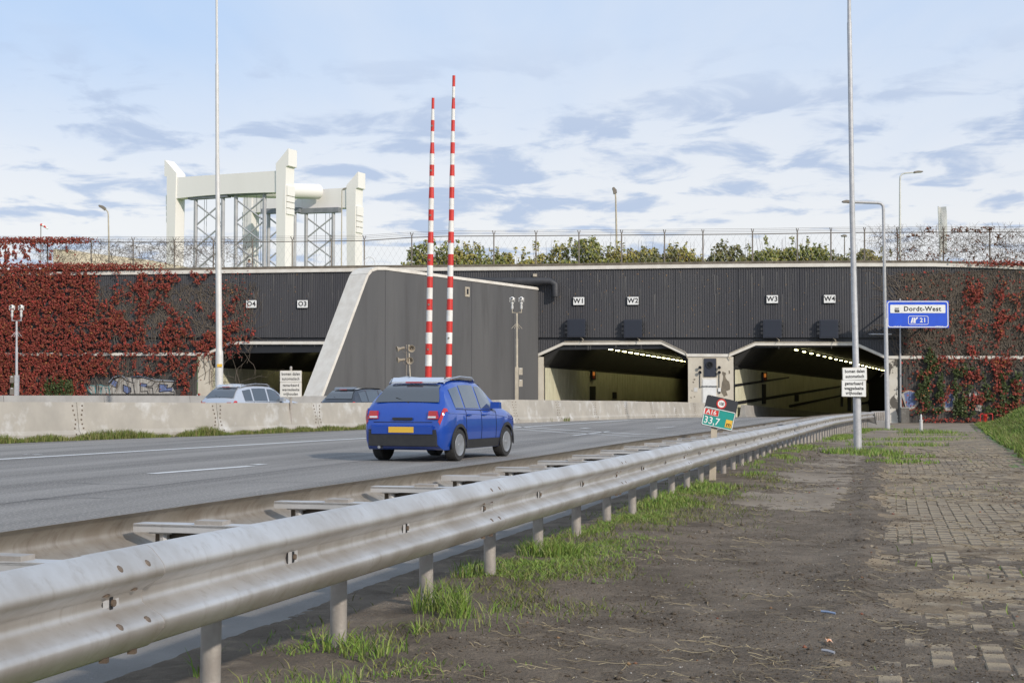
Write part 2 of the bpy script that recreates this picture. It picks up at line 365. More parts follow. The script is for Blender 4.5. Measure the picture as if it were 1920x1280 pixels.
V, F = sgrid(lambda y: railx(y)-2.1, np.linspace(0, 1.12, 5), np.linspace(0, 76, 160), lambda x, y: G(x, y)+.004)
np_mesh('road_shoulder', V, F, M_asphalt2, smooth=True, kind='structure')
def strip(p0, p1, w, name='lane_marking', n=8, mt=None):
    """painted strip between two photographed road points"""
    a = Vector(p0); b = Vector(p1); t = (b-a).normalized(); s = Vector((t.y, -t.x, 0)).normalized()*w/2
    m_ = MB()
    for i in range(n):
        q0 = a.lerp(b, i/n); q1 = a.lerp(b, (i+1)/n)
        vs = []
        for q in (q0-s, q0+s, q1+s, q1-s): vs.append((q.x, q.y, Gz(q.x, q.y)+.006))
        m_.add(vs, [(0, 1, 2, 3)])
    return m_.build(name, mt or M_paint, road)
def pline(pts, w, n=10):
    g = [onG(*p) for p in pts]
    m_ = MB()
    for a, b in zip(g, g[1:]):
        t = (b-a).normalized(); s = Vector((t.y, -t.x, 0)).normalized()*w/2
        for i in range(n):
            q0 = a.lerp(b, i/n); q1 = a.lerp(b, (i+1)/n)
            m_.add([(q.x, q.y, Gz(q.x, q.y)+.006) for q in (q0-s, q0+s, q1+s, q1-s)], [(0, 1, 2, 3)])
    return m_.build('lane_marking', M_paint, road)
pline([(-260, 873), (0, 861), (340, 841), (690, 821), (900, 806), (1060, 795), (1180, 787.5), (1300, 785), (1375, 783)], .26)
pline([(283, 888), (472, 873.5)], .22); pline([(476, 871.5), (494, 870)], .2)
pline([(930, 797), (1060, 806), (1200, 814), (1330, 819)], .16); pline([(930, 801), (1060, 811), (1180, 817.5), (1260, 820)], .13)
pline([(1075, 816.5), (1142, 808.5)], .14); pline([(1232, 802), (1266, 799.5)], .15)
pline([(45, 852.3), (52, 852)], .15); pline([(62, 852.4), (77, 851.8)], .15); pline([(1090, 803), (1104, 802)], .25)
M_tar = mat('tar_seam', (.06, .058, .055), (.10, .098, .095), 3, .8)
def longline(off, y0, y1, w, nm, mt, wob=.0):
    b = MB(); ys_ = np.arange(y0, y1, .6); vs = []
    for y in ys_:
        x = railx(y)-off+wob*(float(fbm(np.array([y*.7]), np.array([off]), 3, 9)[0])-.5)
        for q in (-w/2, w/2): vs.append((x+q, y, Gz(x+q, y)+.005))
    n_ = len(ys_); b.add(vs, [(2*i, 2*i+1, 2*i+3, 2*i+2) for i in range(n_-1)]); b.build(nm, mt, road)
longline(4.35, 4, 60, .025, 'tar_seam', M_tar, .03); longline(7.9, 14, 60, .02, 'tar_seam', M_tar, .05)
for (px, py, l_) in ((120, 905, 1.6), (430, 905, 2.2), (60, 935, 1.2), (560, 862, 2.5)):
    g = onG(px, py); b = MB(); x, y = g.x, g.y; vs = []
    for i in range(9):
        for q in (-.012, .012): vs.append((x+random.uniform(-.02, .02), y+q, Gz(x, y)+.005))
        x += l_/9*random.uniform(.6, 1.3); y += random.uniform(-.12, .12)
    b.add(vs, [(2*i, 2*i+2, 2*i+3, 2*i+1) for i in range(8)]); b.build('crack', M_tar, road)
# ------------------------------------------------------------------ verge: mud, concrete strip, bricks
KB = lambda y: -.27+.267*y           # kerb line between mud strip and brick path
def mudz(x, y):
    s = x-(railx(y)-1.12); k = x-KB(y)
    n1 = fbm(x*1.1, y*.9, 4, 3); n2 = fbm(x*6, y*6, 4, 9); n3 = fbm(x*22, y*22, 3, 21)
    near = 1-sms((y-13)/14)
    h = .012+(.022*(n1-.42))+(.016*(n2-.5)+.012*(n3-.5))*(.55+.45*near)
    h = h+.04*np.exp(-((s-1.05)/.5)**2)*(n1*2)+.02*np.exp(-(k/.14)**2)*(n2*1.8)
    h = h-.034*(1-sms(s/.12))
    # beyond the kerb line the soil thins out and lets the bricks show
    pav = sms((k-.05)/.25)
    thin = (.019*sms((10.5-y)/4.5)*(n1+.1)+.034*(n1-.50)+.0022+.012*sms((.9-k)/1.2)*sms((24-y)/12))*pav + (n2-.5)*.012*pav
    h = h*(1-pav)+(thin+.008*(n3-.5))*pav
    return G(x, y)+h
ysn = [2.6]
while ysn[-1] < 40: ysn.append(ysn[-1]*1.0045+.004)
ysn = np.array(ysn)
V, F = sgrid(lambda y: railx(y)-1.12, np.concatenate([np.arange(0, 3.6, .022), np.arange(3.6, 8.6, .045)]), ysn, mudz)
# drop what lies under the bank or far outside the view
cx = V[F[:, 0], 0]; cy = V[F[:, 0], 1]
F = F[(cx < .40*cy+1.2) & (cx < 9.7+.31*(cy-26))]
kk_ = V[F[:, 0], 0]-KB(V[F[:, 0], 1])+.55*(fbm(V[F[:, 0], 0]*3, V[F[:, 0], 1]*2, 4, 61)-.5)
np_mesh('mud_verge', V, F[kk_ <= .12], M_mud, smooth=True, kind='structure')
yc_ = V[F[:, 0], 1]+5.5*(fbm(V[F[:, 0], 0]*1.6, V[F[:, 0], 1]*1.1, 4, 63)-.5)*2
near_ = yc_ < 10.2
np_mesh('dusty_soil', V, F[(kk_ > .12) & ~near_], M_dust, smooth=True, kind='structure')
np_mesh('mud_on_path', V, F[(kk_ > .12) & near_], M_mud, smooth=True, kind='structure')
V, F = sgrid(lambda y: railx(y)-1.12, np.arange(0, 12.1, .25), np.linspace(39.8, 100, 160), lambda x, y: G(x, y)+.012*(fbm(x*2, y*1.3, 3, 5)-.3)*(x < KB(y)+1.5))
np_mesh('verge_path', V, F, M_mudpave, smooth=True, kind='structure')
# dusty worn concrete strip showing through the mud between rail and kerb
V, F = sgrid(lambda y: KB(y)-1.9, np.arange(0, 1.86, .06), np.arange(13, 40.2, .12), lambda x, y: G(x, y)+.018+.040*(fbm(x*1.2, y*.6, 5, 31)-.5)+.02*(fbm(x*6, y*4, 3, 35)-.5)-.07*(1-sms((y-12.5)/4))-.05*(1-sms((x-KB(y)+1.9)/.35))-.05*(1-sms((KB(y)-.05-x)/.35)))
np_mesh('worn_path', V, F, M_mudpave, smooth=True, kind='structure')

# bricks, laid lengthwise along the path
E = Vector((.258, .966, 0)); EN = Vector((.966, -.258, 0))
pave = bpy.data.objects.new('brick_pavement', None); COL.objects.link(pave); pave['kind'] = 'structure'
K0 = Vector((KB(0), 0, 0))
kb = MB(); kb.box((0, 0, -.05), (.07, .99, .10), (EN, E, Vector((0, 0, 1)))); kme = kb.mesh('kerb_stone', M_dust)
for j in range(34):
    c = K0+E*(3.4+j)+EN*.03; o = bpy.data.objects.new('kerb_stone', kme); COL.objects.link(o); o.parent = pave; o.location = (c.x, c.y, Gz(c.x, c.y)+.010+random.uniform(-.008, .008)); o.rotation_euler = (random.uniform(-.01, .01), 0, random.uniform(-.006, .006))
cand = []
bw, bl = .105, .215
for i in range(0, 62):
    s = .12+i*(bw+.011)
    off = (i % 2)*.11+random.uniform(-.02, .02)
    ncnt = int(64/(bl+.012))
    for j in range(ncnt):
        l = 3.6+off+j*(bl+.012)
        c = K0+E*l+EN*(s+.05*math.sin(l*.25)*(i/20))
        if c.y > 62 or c.x > .385*c.y+.4: continue
        if c.x > 9.3+.31*(c.y-26): continue
        cand.append((c, i, j))
def brick_xyz(c):
    jx = Vector((random.uniform(-.004, .004), random.uniform(-.004, .004), 0))
    return c+jx
mudc = np.array([[c.x, c.y] for c, _, _ in cand]); mz = mudz(mudc[:, 0], mudc[:, 1]); gz = G(mudc[:, 0], mudc[:, 1])
bvis = []
for idx, (c, i, j) in enumerate(cand):
    zt = gz[idx]+.004+random.uniform(-.005, .005)
    px, py = proj(c.x, c.y, zt)
    bvis.append(((px < 1915 and py < 1275 and mz[idx] < zt+.001 and c.y < 40), c.y, c, zt))
order = sorted([k for k in range(len(bvis)) if bvis[k][0]], key=lambda k: bvis[k][1])[:300]
chosen = set(order)
b0 = MB(); fr = (EN, E, Vector((0, 0, 1)))
def brickgeo(b, c, w, l, h, fr, z1):
    x, y, z = fr; ch = .006; vs = []
    for (hw, hl, zz) in ((w/2, l/2, z1-h), (w/2, l/2, z1-ch), (w/2-ch, l/2-ch, z1)):
        for a, q in ((-1, -1), (1, -1), (1, 1), (-1, 1)): vs.append(Vector((c.x, c.y, 0))+x*(a*hw)+y*(q*hl)+z*zz)
    b.add(vs, [(0, 1, 5, 4), (1, 2, 6, 5), (2, 3, 7, 6), (3, 0, 4, 7), (4, 5, 9, 8), (5, 6, 10, 9), (6, 7, 11, 10), (7, 4, 8, 11), (8, 9, 10, 11)])
brickgeo(b0, Vector((0, 0, 0)), bw, bl, .05, fr, 0)
bme = b0.mesh('brick', M_brick)
rest = MB()
for k, (v, y, c, zt) in enumerate(bvis):
    if k in chosen:
        o = bpy.data.objects.new('brick', bme); COL.objects.link(o); o.parent = pave
        o.location = (c.x, c.y, zt); o.rotation_euler = (random.uniform(-.02, .02), random.uniform(-.02, .02), random.uniform(-.015, .015))
    else:
        brickgeo(rest, brick_xyz(c), bw, bl, .05, fr, zt)
me = bpy.data.meshes.new('brick_field'); me.from_pydata(rest.v, [], rest.f); me.materials.append(M_brick)
o = bpy.data.objects.new('brick_field', me); COL.objects.link(o); o.parent = pave; o['kind'] = 'stuff'

# ------------------------------------------------------------------ facade frame
FS = -.1345; FE = Vector((1, FS, 0)).normalized(); FNn = Vector((FS, -1, 0)).normalized()   # along the wall, and outwards to the road
F0 = Vector((0, 103.73, 0))
def FP(px, py, off=0.0): return RP(px, py, F0+FNn*off, FNn)
def UZ(px, py, off=0.0):
    p = FP(px, py, off); return (p-F0).dot(FE), p.z
def W(u, z, off=0.0): return F0+FE*u+FNn*off+Vector((0, 0, z))
COPE = [(-900, 519), (-80, 512), (0, 511), (280, 508), (660, 503), (1000, 500), (1340, 495.5), (1600, 493.5), (1750, 493.5), (1850, 496), (1920, 499), (2060, 503), (2900, 515)]
def interp(tab, x):
    return float(np.interp(x, [a for a, _ in tab], [b for _, b in tab]))
portal = thing('tunnel_portal', 'long dark ribbed tunnel portal wall with white coping and three tunnel mouths', 'tunnel portal', W(0, -.3))
def band(tab, th, off, name, mt, parent=portal, depth=.35):
    b = MB()
    for (x0, y0), (x1, y1) in zip(tab, tab[1:]):
        a = UZ(x0, y0); c = UZ(x1, y1); a2 = UZ(x0, y0+th); c2 = UZ(x1, y1+th)
        b.prism([W(a[0], a[1], off), W(c[0], c[1], off), W(c[0], c2[1], off), W(a[0], a2[1], off)], FNn*(-depth))
    return b.build(name, mt, parent)
band(COPE, 6.5, .16, 'coping', M_white, depth=.6)
band([(x, y-5.5) for x, y in COPE], 5.4, -.1, 'soil_edge', mat('soil_edge', (.10, .085, .065), (.17, .145, .11), 3, .95, bump=.6), depth=.8)
# lower boundary of the cladding (photo pixels)
BOT = [(-900, 664), (372, 664), (388, 661), (433, 641), (790, 641), (800, 800), (1008, 664.9), (1009, 664), (1057, 642), (1240, 641), (1289, 664), (1367, 665), (1416, 643), (1604, 643), (1660, 667), (2900, 668)]
def ribwall(x0, x1, topf, botf, name, mt, off=.0, pitch=.172, rel=.035):
    u0 = UZ(x0, 640)[0]; u1 = UZ(x1, 640)[0]; n = int((u1-u0)/pitch); b = MB()
    dz = 1e-3
    for i in range(n):
        ua = u0+i*pitch; pts = [(ua, 0), (ua+pitch*.12, rel), (ua+pitch*.62, rel), (ua+pitch*.72, 0), (ua+pitch, 0)]
        vs = []
        for (u, r) in pts:
            w = W(u, 3); px, _ = proj(w.x, w.y, w.z)
            vs.append(W(u, UZ(px, botf(px))[1], off+r)); vs.append(W(u, UZ(px, topf(px))[1], off+r))
        b.add(vs, [(0, 2, 3, 1), (2, 4, 5, 3), (4, 6, 7, 5), (6, 8, 9, 7)])
    me = bpy.data.meshes.new(name); me.from_pydata(b.v, [], b.f); me.materials.append(mt)
    o = bpy.data.objects.new(name, me); link(o, portal); return o
# upper cladding as panels of about four metres, hairline gaps between them
for px in np.linspace(-250, 2200, 22):
    u = UZ(px, 560)[0]; w_ = W(u, 8); pxx, _ = proj(w_.x, w_.y, w_.z); zt_ = UZ(pxx, interp(COPE, pxx)+7)[1]; zb_ = UZ(pxx, 632)[1]
    b = MB(); b.prism([W(u, zb_, .03), W(u+.035, zb_, .03), W(u+.035, zt_, .03), W(u, zt_, .03)], FNn*.012); b.build('cladding_seam', M_black, portal)
ribwall(-500, 2500, lambda p: interp(COPE, p)+6, lambda p: 632.5, 'upper_cladding', M_clad)
ribwall(-500, 2500, lambda p: 637, lambda p: interp([q for q in BOT if q[0] != 800 or True], p) if not (760 < p < 1008) else 641, 'lower_cladding', M_clad, off=-.08)
b = MB(); a0 = UZ(-500, 630); a1 = UZ(2500, 630)
b.prism([W(a0[0], 4.3, -.12), W(a1[0], UZ(2500, 632)[1]-.3, -.12), W(a1[0], 9.0, -.12), W(a0[0], 9.0, -.12)], FNn*(-.2)); b.build('backing', M_black, portal)
for nm, N_, mt_, w0_, w1_, h0_, h1_ in (('rust_speck', 220, mat('rust_speck', (.20, .11, .05), island=[(.22, .12, .05), (.16, .12, .08), (.28, .17, .07)]), .03, .09, .04, .12), ('streak_stain', 230, mat('streak_stain', (.12, .115, .11), island=[(.10, .098, .095), (.135, .13, .125), (.085, .082, .08)], rough=.85), .02, .07, .4, 2.2)):
    b = MB()
    for _ in range(N_):
        px = random.uniform(430, 1690)
        if 590 < px < 1010 and nm == 'rust_speck': px = random.uniform(1010, 1690)
        py = random.uniform(506, 628) if nm == 'rust_speck' else random.choice((507, 507, 540, 637))+random.uniform(0, 12)
        u, z = UZ(px, py); w = random.uniform(w0_, w1_); h = random.uniform(h0_, h1_)
        z1 = max(z-h, UZ(px, 631)[1] if py < 632 else z-.3); b.add([W(u, z, .041), W(u+w, z, .041), W(u+w*.6, z1, .041), W(u+w*.3, z1, .041)], [(0, 1, 2, 3)])
    o = b.build(nm, mt_, portal); o['kind'] = 'stuff'
# side trims, lower walls, pillars
band([(-500, 662), (372, 661)], 5.5, .10, 'trim', M_white, depth=.4)
band([(1680, 667), (2500, 668)], 5.5, .10, 'trim', M_white, depth=.4)
ribwall(-500, 371, lambda p: 666, lambda p: 810, 'lower_wall', M_wood, off=-.05, pitch=.2, rel=.02)
ribwall(1692, 2500, lambda p: 672, lambda p: 812, 'lower_wall', M_wood, off=-.05, pitch=.2, rel=.02)
def fbox(x0, x1, y0, y1, off, depth, name, mt, parent=portal, **k):
    a = UZ(x0, y0); c = UZ(x1, y1); bb = MB()
    bb.prism([W(a[0], a[1], off), W(c[0], a[1], off), W(c[0], c[1], off), W(a[0], c[1], off)], FNn*(-depth))
    return bb.build(name, mt, parent, **k)
def frame(tab, th, name):
    b = MB()
    for (x0, y0), (x1, y1) in zip(tab, tab[1:]):
        a = UZ(x0, y0); c = UZ(x1, y1); a2 = UZ(x0, y0+th); c2 = UZ(x1, y1+th)
        b.prism([W(a[0], a[1], .12), W(c[0], c[1], .12), W(c[0], c2[1], .12), W(a[0], a2[1], .12)], FNn*(-.5))
    return b.build(name, M_white, portal)
frame([(371, 661), (388, 661), (433, 640), (790, 640)], 5.5, 'mouth_frame')
frame([(1006, 664), (1057, 641), (1240, 640), (1289, 663), (1367, 663.5), (1417, 642), (1604, 642), (1661, 667), (1682, 667)], 5.5, 'mouth_frame')
fbox(372, 394, 667, 812, .06, .9, 'jamb', M_peel)
fbox(1009, 1019, 669, 812, .06, .9, 'jamb', M_peel)
pil = fbox(1290, 1376, 669, 815, .05, 1.0, 'centre_pillar', M_peel)
fbox(1665, 1684, 673, 818, .06, 1.0, 'jamb', M_peel2)
b = MB(); b.tube([FP(1687.5, 560, .15), FP(1689, 790, .15)], .06, 6); b.build('drain_pipe', M_pole, portal)
# pillar fittings
nic = fbox(1318, 1344.5, 670, 707, .07, .05, 'fan_frame', M_tan)
fan = fbox(1320, 1343, 672, 706, .12, .05, 'fan_panel', M_navy)
b = MB(); c = FP(1330.5, 684, .12); b.lathe(c, FNn, [(0, .26), (.05, .26), (.05, .20), (.0, .18)], 20); b.build('fan_ring', M_black, fan)
fbox(1315.5, 1345.5, 708, 812, .07, .04, 'door_frame', M_white)
door = fbox(1318, 1343, 711.5, 812, .10, .05, 'door', M_signw)
text('NOODUITGANG', FP(1330.5, 724.5, .125), .155, M_ink, door, FE, sx=.95, bold=.004)
b = MB(); b.box(FP(1341, 745, .13), (.1, .1, .04)); b.build('door_handle', M_black, door)
def patch_(pts, nm='paint_loss'):
    q = []
    for i, (x, y) in enumerate(pts):
        x2, y2 = pts[(i+1) % len(pts)]
        for j in range(3): q.append((x+(x2-x)*j/3+random.uniform(-.7, .7), y+(y2-y)*j/3+random.uniform(-.7, .7)))
    b = MB(); b.prism([FP(x, y, .055) for x, y in q], FNn*.004); b.build(nm, mat('bare_render', (.20, .17, .125), (.15, .13, .10), 3, .95), pil)
patch_([(1354, 697), (1361, 698), (1360, 707), (1364, 713), (1368, 716), (1369, 730), (1362, 733), (1364, 742), (1357, 743), (1352, 733), (1353, 718), (1356, 708)])
patch_([(1366, 695), (1369, 694), (1369, 700), (1366, 701)]); patch_([(1298, 711), (1304, 710), (1303, 713)]); patch_([(1297, 716), (1301, 715), (1301, 718)]); patch_([(1296, 732), (1298, 731), (1299, 735)]); patch_([(1294, 745), (1297, 744), (1297, 747)]); patch_([(1300, 743), (1303, 742), (1303, 745)])
for (x, ylist) in ((1312.5, (689, 698)), (1348.5, (689, 698))):
    for y in ylist:
        b = MB(); c = FP(x, y, .06); b.lathe(c, FNn, [(0, .05), (.1, .06), (.22, .12), (.22, .09), (.16, .05)], 12); b.build('horn', M_black, pil)
    b = MB(); b.tube([FP(x, 700, .09), FP(x-.3, 712, .09), FP(x, 727, .09)], .025, 5); b.build('cable', M_black, pil)
fbox(1346.5, 1351.5, 727, 734, .16, .1, 'switch_box', M_signw, pil); fbox(1347.5, 1351, 734.3, 737, .14, .08, 'switch_foot', M_black, pil)
fbox(1301.5, 1308, 726.5, 734, .075, .02, 'notice_plate', M_polew, pil)
b = MB(); b.tube([FP(1058, 640.5, .16), FP(1238, 638.5, .16), FP(1240, 638.8, .16), FP(1285, 660, .16), FP(1289, 672, .16)], .03, 5); b.build('conduit', M_tan, portal)
b = MB(); b.tube([FP(1604, 641, .16), FP(1416, 641, .16), FP(1368, 662, .16), FP(1366, 668, .16), FP(1370, 674, .16)], .03, 5); b.build('conduit', M_tan, portal)
# duct along the wall behind the wing wall
b = MB(); b.tube([FP(880, 527, .5), FP(1032, 527.5, .5), FP(1041, 533, .5), FP(1041.5, 556, .5)], [.27]*4, 12); b.build('duct', mat('duct_dark', (.030, .031, .035), (.045, .045, .048), 2, .6), portal, smooth=True)
b = MB(); b.box(FP(1003, 516, .1), (.28, .1, .2)); b.build('warning_plate', M_tan, portal)
b = MB(); b.tube([FP(1630, 626, .15), FP(1634, 626.3, .6), FP(1672, 626.5, .6)], .05, 6); b.build('bracket_pipe', M_pole, portal)

# tubes behind the mouths
def tube_room(xl, xr, slope, lampx, lamps, nl, name_wallh=3.0, L=120, right_panel=False):
    ul = UZ(xl, 700)[0]; ur = UZ(xr, 700)[0]; pl = W(ul, 0); pr = W(ur, 0)
    D = Vector((slope, 1, 0)).normalized(); parts = []
    zt = UZ(xl, 640)[1]+.05
    def wallpt(p, t, z): q = p+D*t; return Vector((q.x, q.y, z))
    zp = UZ(xl, 689)[1]
    up = Vector((0, 0, 1))
    # left wall panels (visible one by one)
    n = 40; w = 1.2
    NL = Vector((D.y, -D.x, 0))
    for i in range(n):
        t0 = .5+i*w; t1 = t0+w-.07
        b = MB(); b.prism([wallpt(pl, t0, -1.2), wallpt(pl, t1, -1.2), wallpt(pl, t1, zp), wallpt(pl, t0, zp)], NL*(.05)); b.build('wall_panel', M_panel, portal)
    b = MB()
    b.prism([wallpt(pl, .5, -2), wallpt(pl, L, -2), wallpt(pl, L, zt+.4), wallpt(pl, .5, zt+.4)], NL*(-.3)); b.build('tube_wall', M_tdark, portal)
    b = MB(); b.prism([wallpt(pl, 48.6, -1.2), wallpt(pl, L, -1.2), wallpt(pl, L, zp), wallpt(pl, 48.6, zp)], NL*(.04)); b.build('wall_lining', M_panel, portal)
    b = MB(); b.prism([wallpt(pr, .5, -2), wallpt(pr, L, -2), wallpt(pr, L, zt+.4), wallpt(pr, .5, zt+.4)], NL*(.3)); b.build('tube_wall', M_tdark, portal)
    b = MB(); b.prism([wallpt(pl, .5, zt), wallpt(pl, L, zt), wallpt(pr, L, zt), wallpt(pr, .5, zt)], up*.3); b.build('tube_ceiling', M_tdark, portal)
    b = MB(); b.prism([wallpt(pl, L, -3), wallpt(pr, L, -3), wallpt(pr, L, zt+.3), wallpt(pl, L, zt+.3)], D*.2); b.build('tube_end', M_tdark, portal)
    # chamfers under the slanted frame corners
    for p, sg in ((pl, 1), (pr, -1)):
        cw = 1.75; b = MB()
        b.prism([wallpt(p, .3, zp+.15), wallpt(p+NL*sg*cw, .3, zt), wallpt(p, .3, zt)], D*(L-1)); b.build('tube_haunch', M_tdark, portal)
    # lamps
    (x0, y0), (x1, y1) = lamps
    for i in range(nl):
        f = i/(nl-1); d0 = (zt-.25-CZ)/((745-y0)/FPX); d1 = (zt-.25-CZ)/((745-y1)/FPX)
        p0 = P(x0, y0, d0); p1 = P(x1, y1, d1); q = p0.lerp(p1, f)
        b = MB(); b.box(q, (.15, 1.1, .06), (NL, D, up)); b.build('ceiling_lamp', M_lamp, portal)
    return pl, pr, D, NL, zp, wallpt
A = tube_room(394, 745, .27, None, ((556, 654), (640, 661)), 3)
for q in ((1110, 703), ):
    pass
B1 = tube_room(1019, 1290, .28, None, ((1145, 655), (1300, 680)), 17)
B2 = tube_room(1376, 1665, .335, None, ((1493, 656), (1668, 697)), 22)
# fittings on the tube walls
def onwall(T, px, py, off=.1):
    pl, pr, D, NL, zp, wp = T; return RP(px, py, pl+NL*off, NL)
def wallrect(T, x0, x1, y0, y1, name, mt, off=.1, th=.06):
    pl, pr, D, NL, zp, wp = T; b = MB()
    a = onwall(T, x0, y0, off); c = onwall(T, x1, y0, off); d = onwall(T, x1, y1, off); e = onwall(T, x0, y1, off)
    b.prism([a, c, d, e], NL*(-th)); return b.build(name, mt, portal)
M_red2 = mat('emergency_red', (.35, .03, .02), rough=.6)
for T, (lx, ly), st, (ex, ey) in ((B1, (1114, 703), (1107, 1117, 724, 752), (1153, 741)), (B2, (1435, 706), (1430, 1436.5, 720, 757), (1494.5, 746))):
    wallrect(T, lx-3.4, lx+3.4, ly-9, ly+9, 'signal_box', M_black, .25, .15)
    wallrect(T, lx-1.6, lx+1.6, ly-6, ly+1, 'signal_lamp', M_redlamp, .30, .04)
    wallrect(T, lx-1.6, lx+1.6, ly+1.5, ly+6, 'signal_plate', M_red2, .30, .04)
    wallrect(T, st[0], st[1], st[2], st[3], 'dark_recess', M_black, .12)
    wallrect(T, ex-3.4, ex+3.4, ey-6, ey+6, 'emergency_cabinet', M_black, .14)
wallrect(B2, 1577, 1581, 722, 762, 'dark_recess', M_black); wallrect(B2, 1590, 1596, 738, 770, 'dark_recess', M_black)
wallrect(B2, 1647, 1652, 735, 765, 'dark_recess', M_black); wallrect(B2, 1629, 1635, 750, 759, 'emergency_cabinet', M_black, .14)
wallrect(B2, 1649, 1651, 729, 735, 'signal_lamp', M_redlamp, .3, .04)
# slanting dark stripes on the wall lining
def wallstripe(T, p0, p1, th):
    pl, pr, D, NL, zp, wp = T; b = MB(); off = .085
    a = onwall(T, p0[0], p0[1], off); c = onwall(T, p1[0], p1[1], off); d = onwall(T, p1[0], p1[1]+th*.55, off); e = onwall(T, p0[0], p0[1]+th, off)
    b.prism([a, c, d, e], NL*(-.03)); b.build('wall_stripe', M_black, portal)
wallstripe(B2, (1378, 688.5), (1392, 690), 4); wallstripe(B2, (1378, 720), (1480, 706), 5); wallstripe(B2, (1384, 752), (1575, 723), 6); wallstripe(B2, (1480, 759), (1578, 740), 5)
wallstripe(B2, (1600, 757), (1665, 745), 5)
# shade-dark tunnel step barrier along the W3 wall handled with the blocks below

# ------------------------------------------------------------------ wing wall between the carriageways
wing = thing('wing_wall', 'grey flared wing wall between the carriageways with slanted white edge', 'wing wall', (0, 95, -.2))
pA = P(690, 500, 88); pB = FP(1009, 540, .2)
WD = Vector((pB.x-pA.x, pB.y-pA.y, 0)).normalized(); WNn = Vector((WD.y, -WD.x, 0))   # faces the main carriageway
WT = Vector((-WD.y, WD.x, 0))*1.35
w0 = Vector((pA.x, pA.y, 0))
def WP(px, py): return RP(px, py, w0, WNn)
ztop = 9.22
f_pts = [WP(603, 742)]
dz = f_pts[0]
s1 = WP(683, 530); slope_v = (s1-dz); low = dz+slope_v*((-.6-dz.z)/slope_v.z)
out = [low, WP(640, 646), s1, WP(689, 515), WP(696, 506.5), WP(706, 503.2), WP(722, 503.2)]
endp = Vector((pB.x, pB.y, 0))
zE = WP(1008, 541).z
outl = out+[Vector((endp.x, endp.y, zE))]
poly = outl+[Vector((endp.x, endp.y, -.6))]
b = MB(); b.prism([p+WNn*0 for p in poly], WT); b.build('wall_face', M_cladr, wing)
# wide joints between the cast bays of the face
for px in (722, 803, 884, 962):
    q = WP(px, 600); zt_ = float(np.interp(px, [722, 1008], [outl[-2].z, zE]))-.15
    b = MB(); b.prism([Vector((q.x, q.y, -.5)), Vector((q.x, q.y, -.5))+WD*.05, Vector((q.x, q.y, zt_))+WD*.05, Vector((q.x, q.y, zt_))], WNn*.012); b.build('bay_joint', M_clad, wing)
# white edge: strip over slope and top, slightly proud
b = MB()
for i in range(len(outl)-1):
    a, c = outl[i], outl[i+1]; t = (c-a).normalized(); nrm = WNn.cross(t)
    if nrm.z < 0 and i > 3: nrm = -nrm
    nn = (Vector((-WD.x, -WD.y, .45)) if i < 3 else Vector((-WD.x*.4, -WD.y*.4, 1)) if i < 6 else Vector((0, 0, 1))).normalized()
    # offsets normal to the run, away from the wall body
    k = t.cross(WNn).normalized(); k = k if k.dot(nn) > 0 else -k
    e0, e1 = a+WNn*.05, c+WNn*.05; wd = WT+WT.normalized()*.05-WNn*.05
    b.prism([e0-k*.10, e1-k*.10, e1+k*.09, e0+k*.09], wd)
b.build('edge_coping', M_white, wing)
b = MB(); q = WP(875, 547); b.prism([q+WD*x+Vector((0, 0, z)) for x, z in ((-.2, -.33), (.28, -.33), (.28, .33), (-.2, .33))], WNn*.05); vp = b.build('vent_plate', M_tan, wing)
b = MB(); b.prism([q+WNn*.05+WD*x+Vector((0, 0, z)) for x, z in ((-.06, -.16), (.13, -.16), (.13, .2), (-.06, .2))], WNn*.02); b.build('vent_opening', M_black, vp)

# plateau on top of the portal
zc = [UZ(x, y)[1] for x, y in COPE]; uu = [UZ(x, y)[0] for x, y in COPE]
def platz(u): return float(np.interp(u, uu, zc))
b = MB()
us = list(np.linspace(-260, 260, 40))
rows = [0.5, 6, 25, 80, 400, 4000]
vs = []
for i, r_ in enumerate(rows):
    for u in us:
        k = 1 if i < 3 else 1
        p = W(u*(1 if i < 4 else 1+r_/120), platz(u)-.05-(.3 if i > 1 else 0), -r_); vs.append(p)
n = len(us); b.add(vs, [(i*n+j, i*n+j+1, (i+1)*n+j+1, (i+1)*n+j) for i in range(len(rows)-1) for j in range(n-1)])
b.build('embankment_top', M_turf, kind='structure')

# ------------------------------------------------------------------ lane number signs and signal boxes
def lanesign(txt, px, py, pos):
    t = thing('lane_number_sign', f'small white lane sign reading {txt} on the dark wall {pos}', 'sign', FP(px, py, .1), 'lane number signs on the portal wall')
    c = FP(px, py, .05); w, h = .80, .56
    plate(c, w, h, .03, .13, FE, (0, 0, 1), 'face', M_signw, t)
    plate(c-FNn*.0, w+.05, h+.05, .03, .10, FE, (0, 0, 1), 'rim', M_black, t)
    text(txt, c+FNn*.135, .48, M_ink, t, FE, bold=.012, sp=1.1)
for txt, px, py, pos in (('O4', 472, 570, 'beside the red creeper'), ('O3', 568, 570, 'left of the white slanted edge'), ('W1', 1085.5, 564.5, 'below the bent duct'),
                         ('W2', 1187, 564, 'over the middle tunnel mouth'), ('W3', 1448, 561, 'over the right mouth, left one'), ('W4', 1555.5, 560.5, 'nearest the tall grey pole')):
    lanesign(txt, px, py, pos)
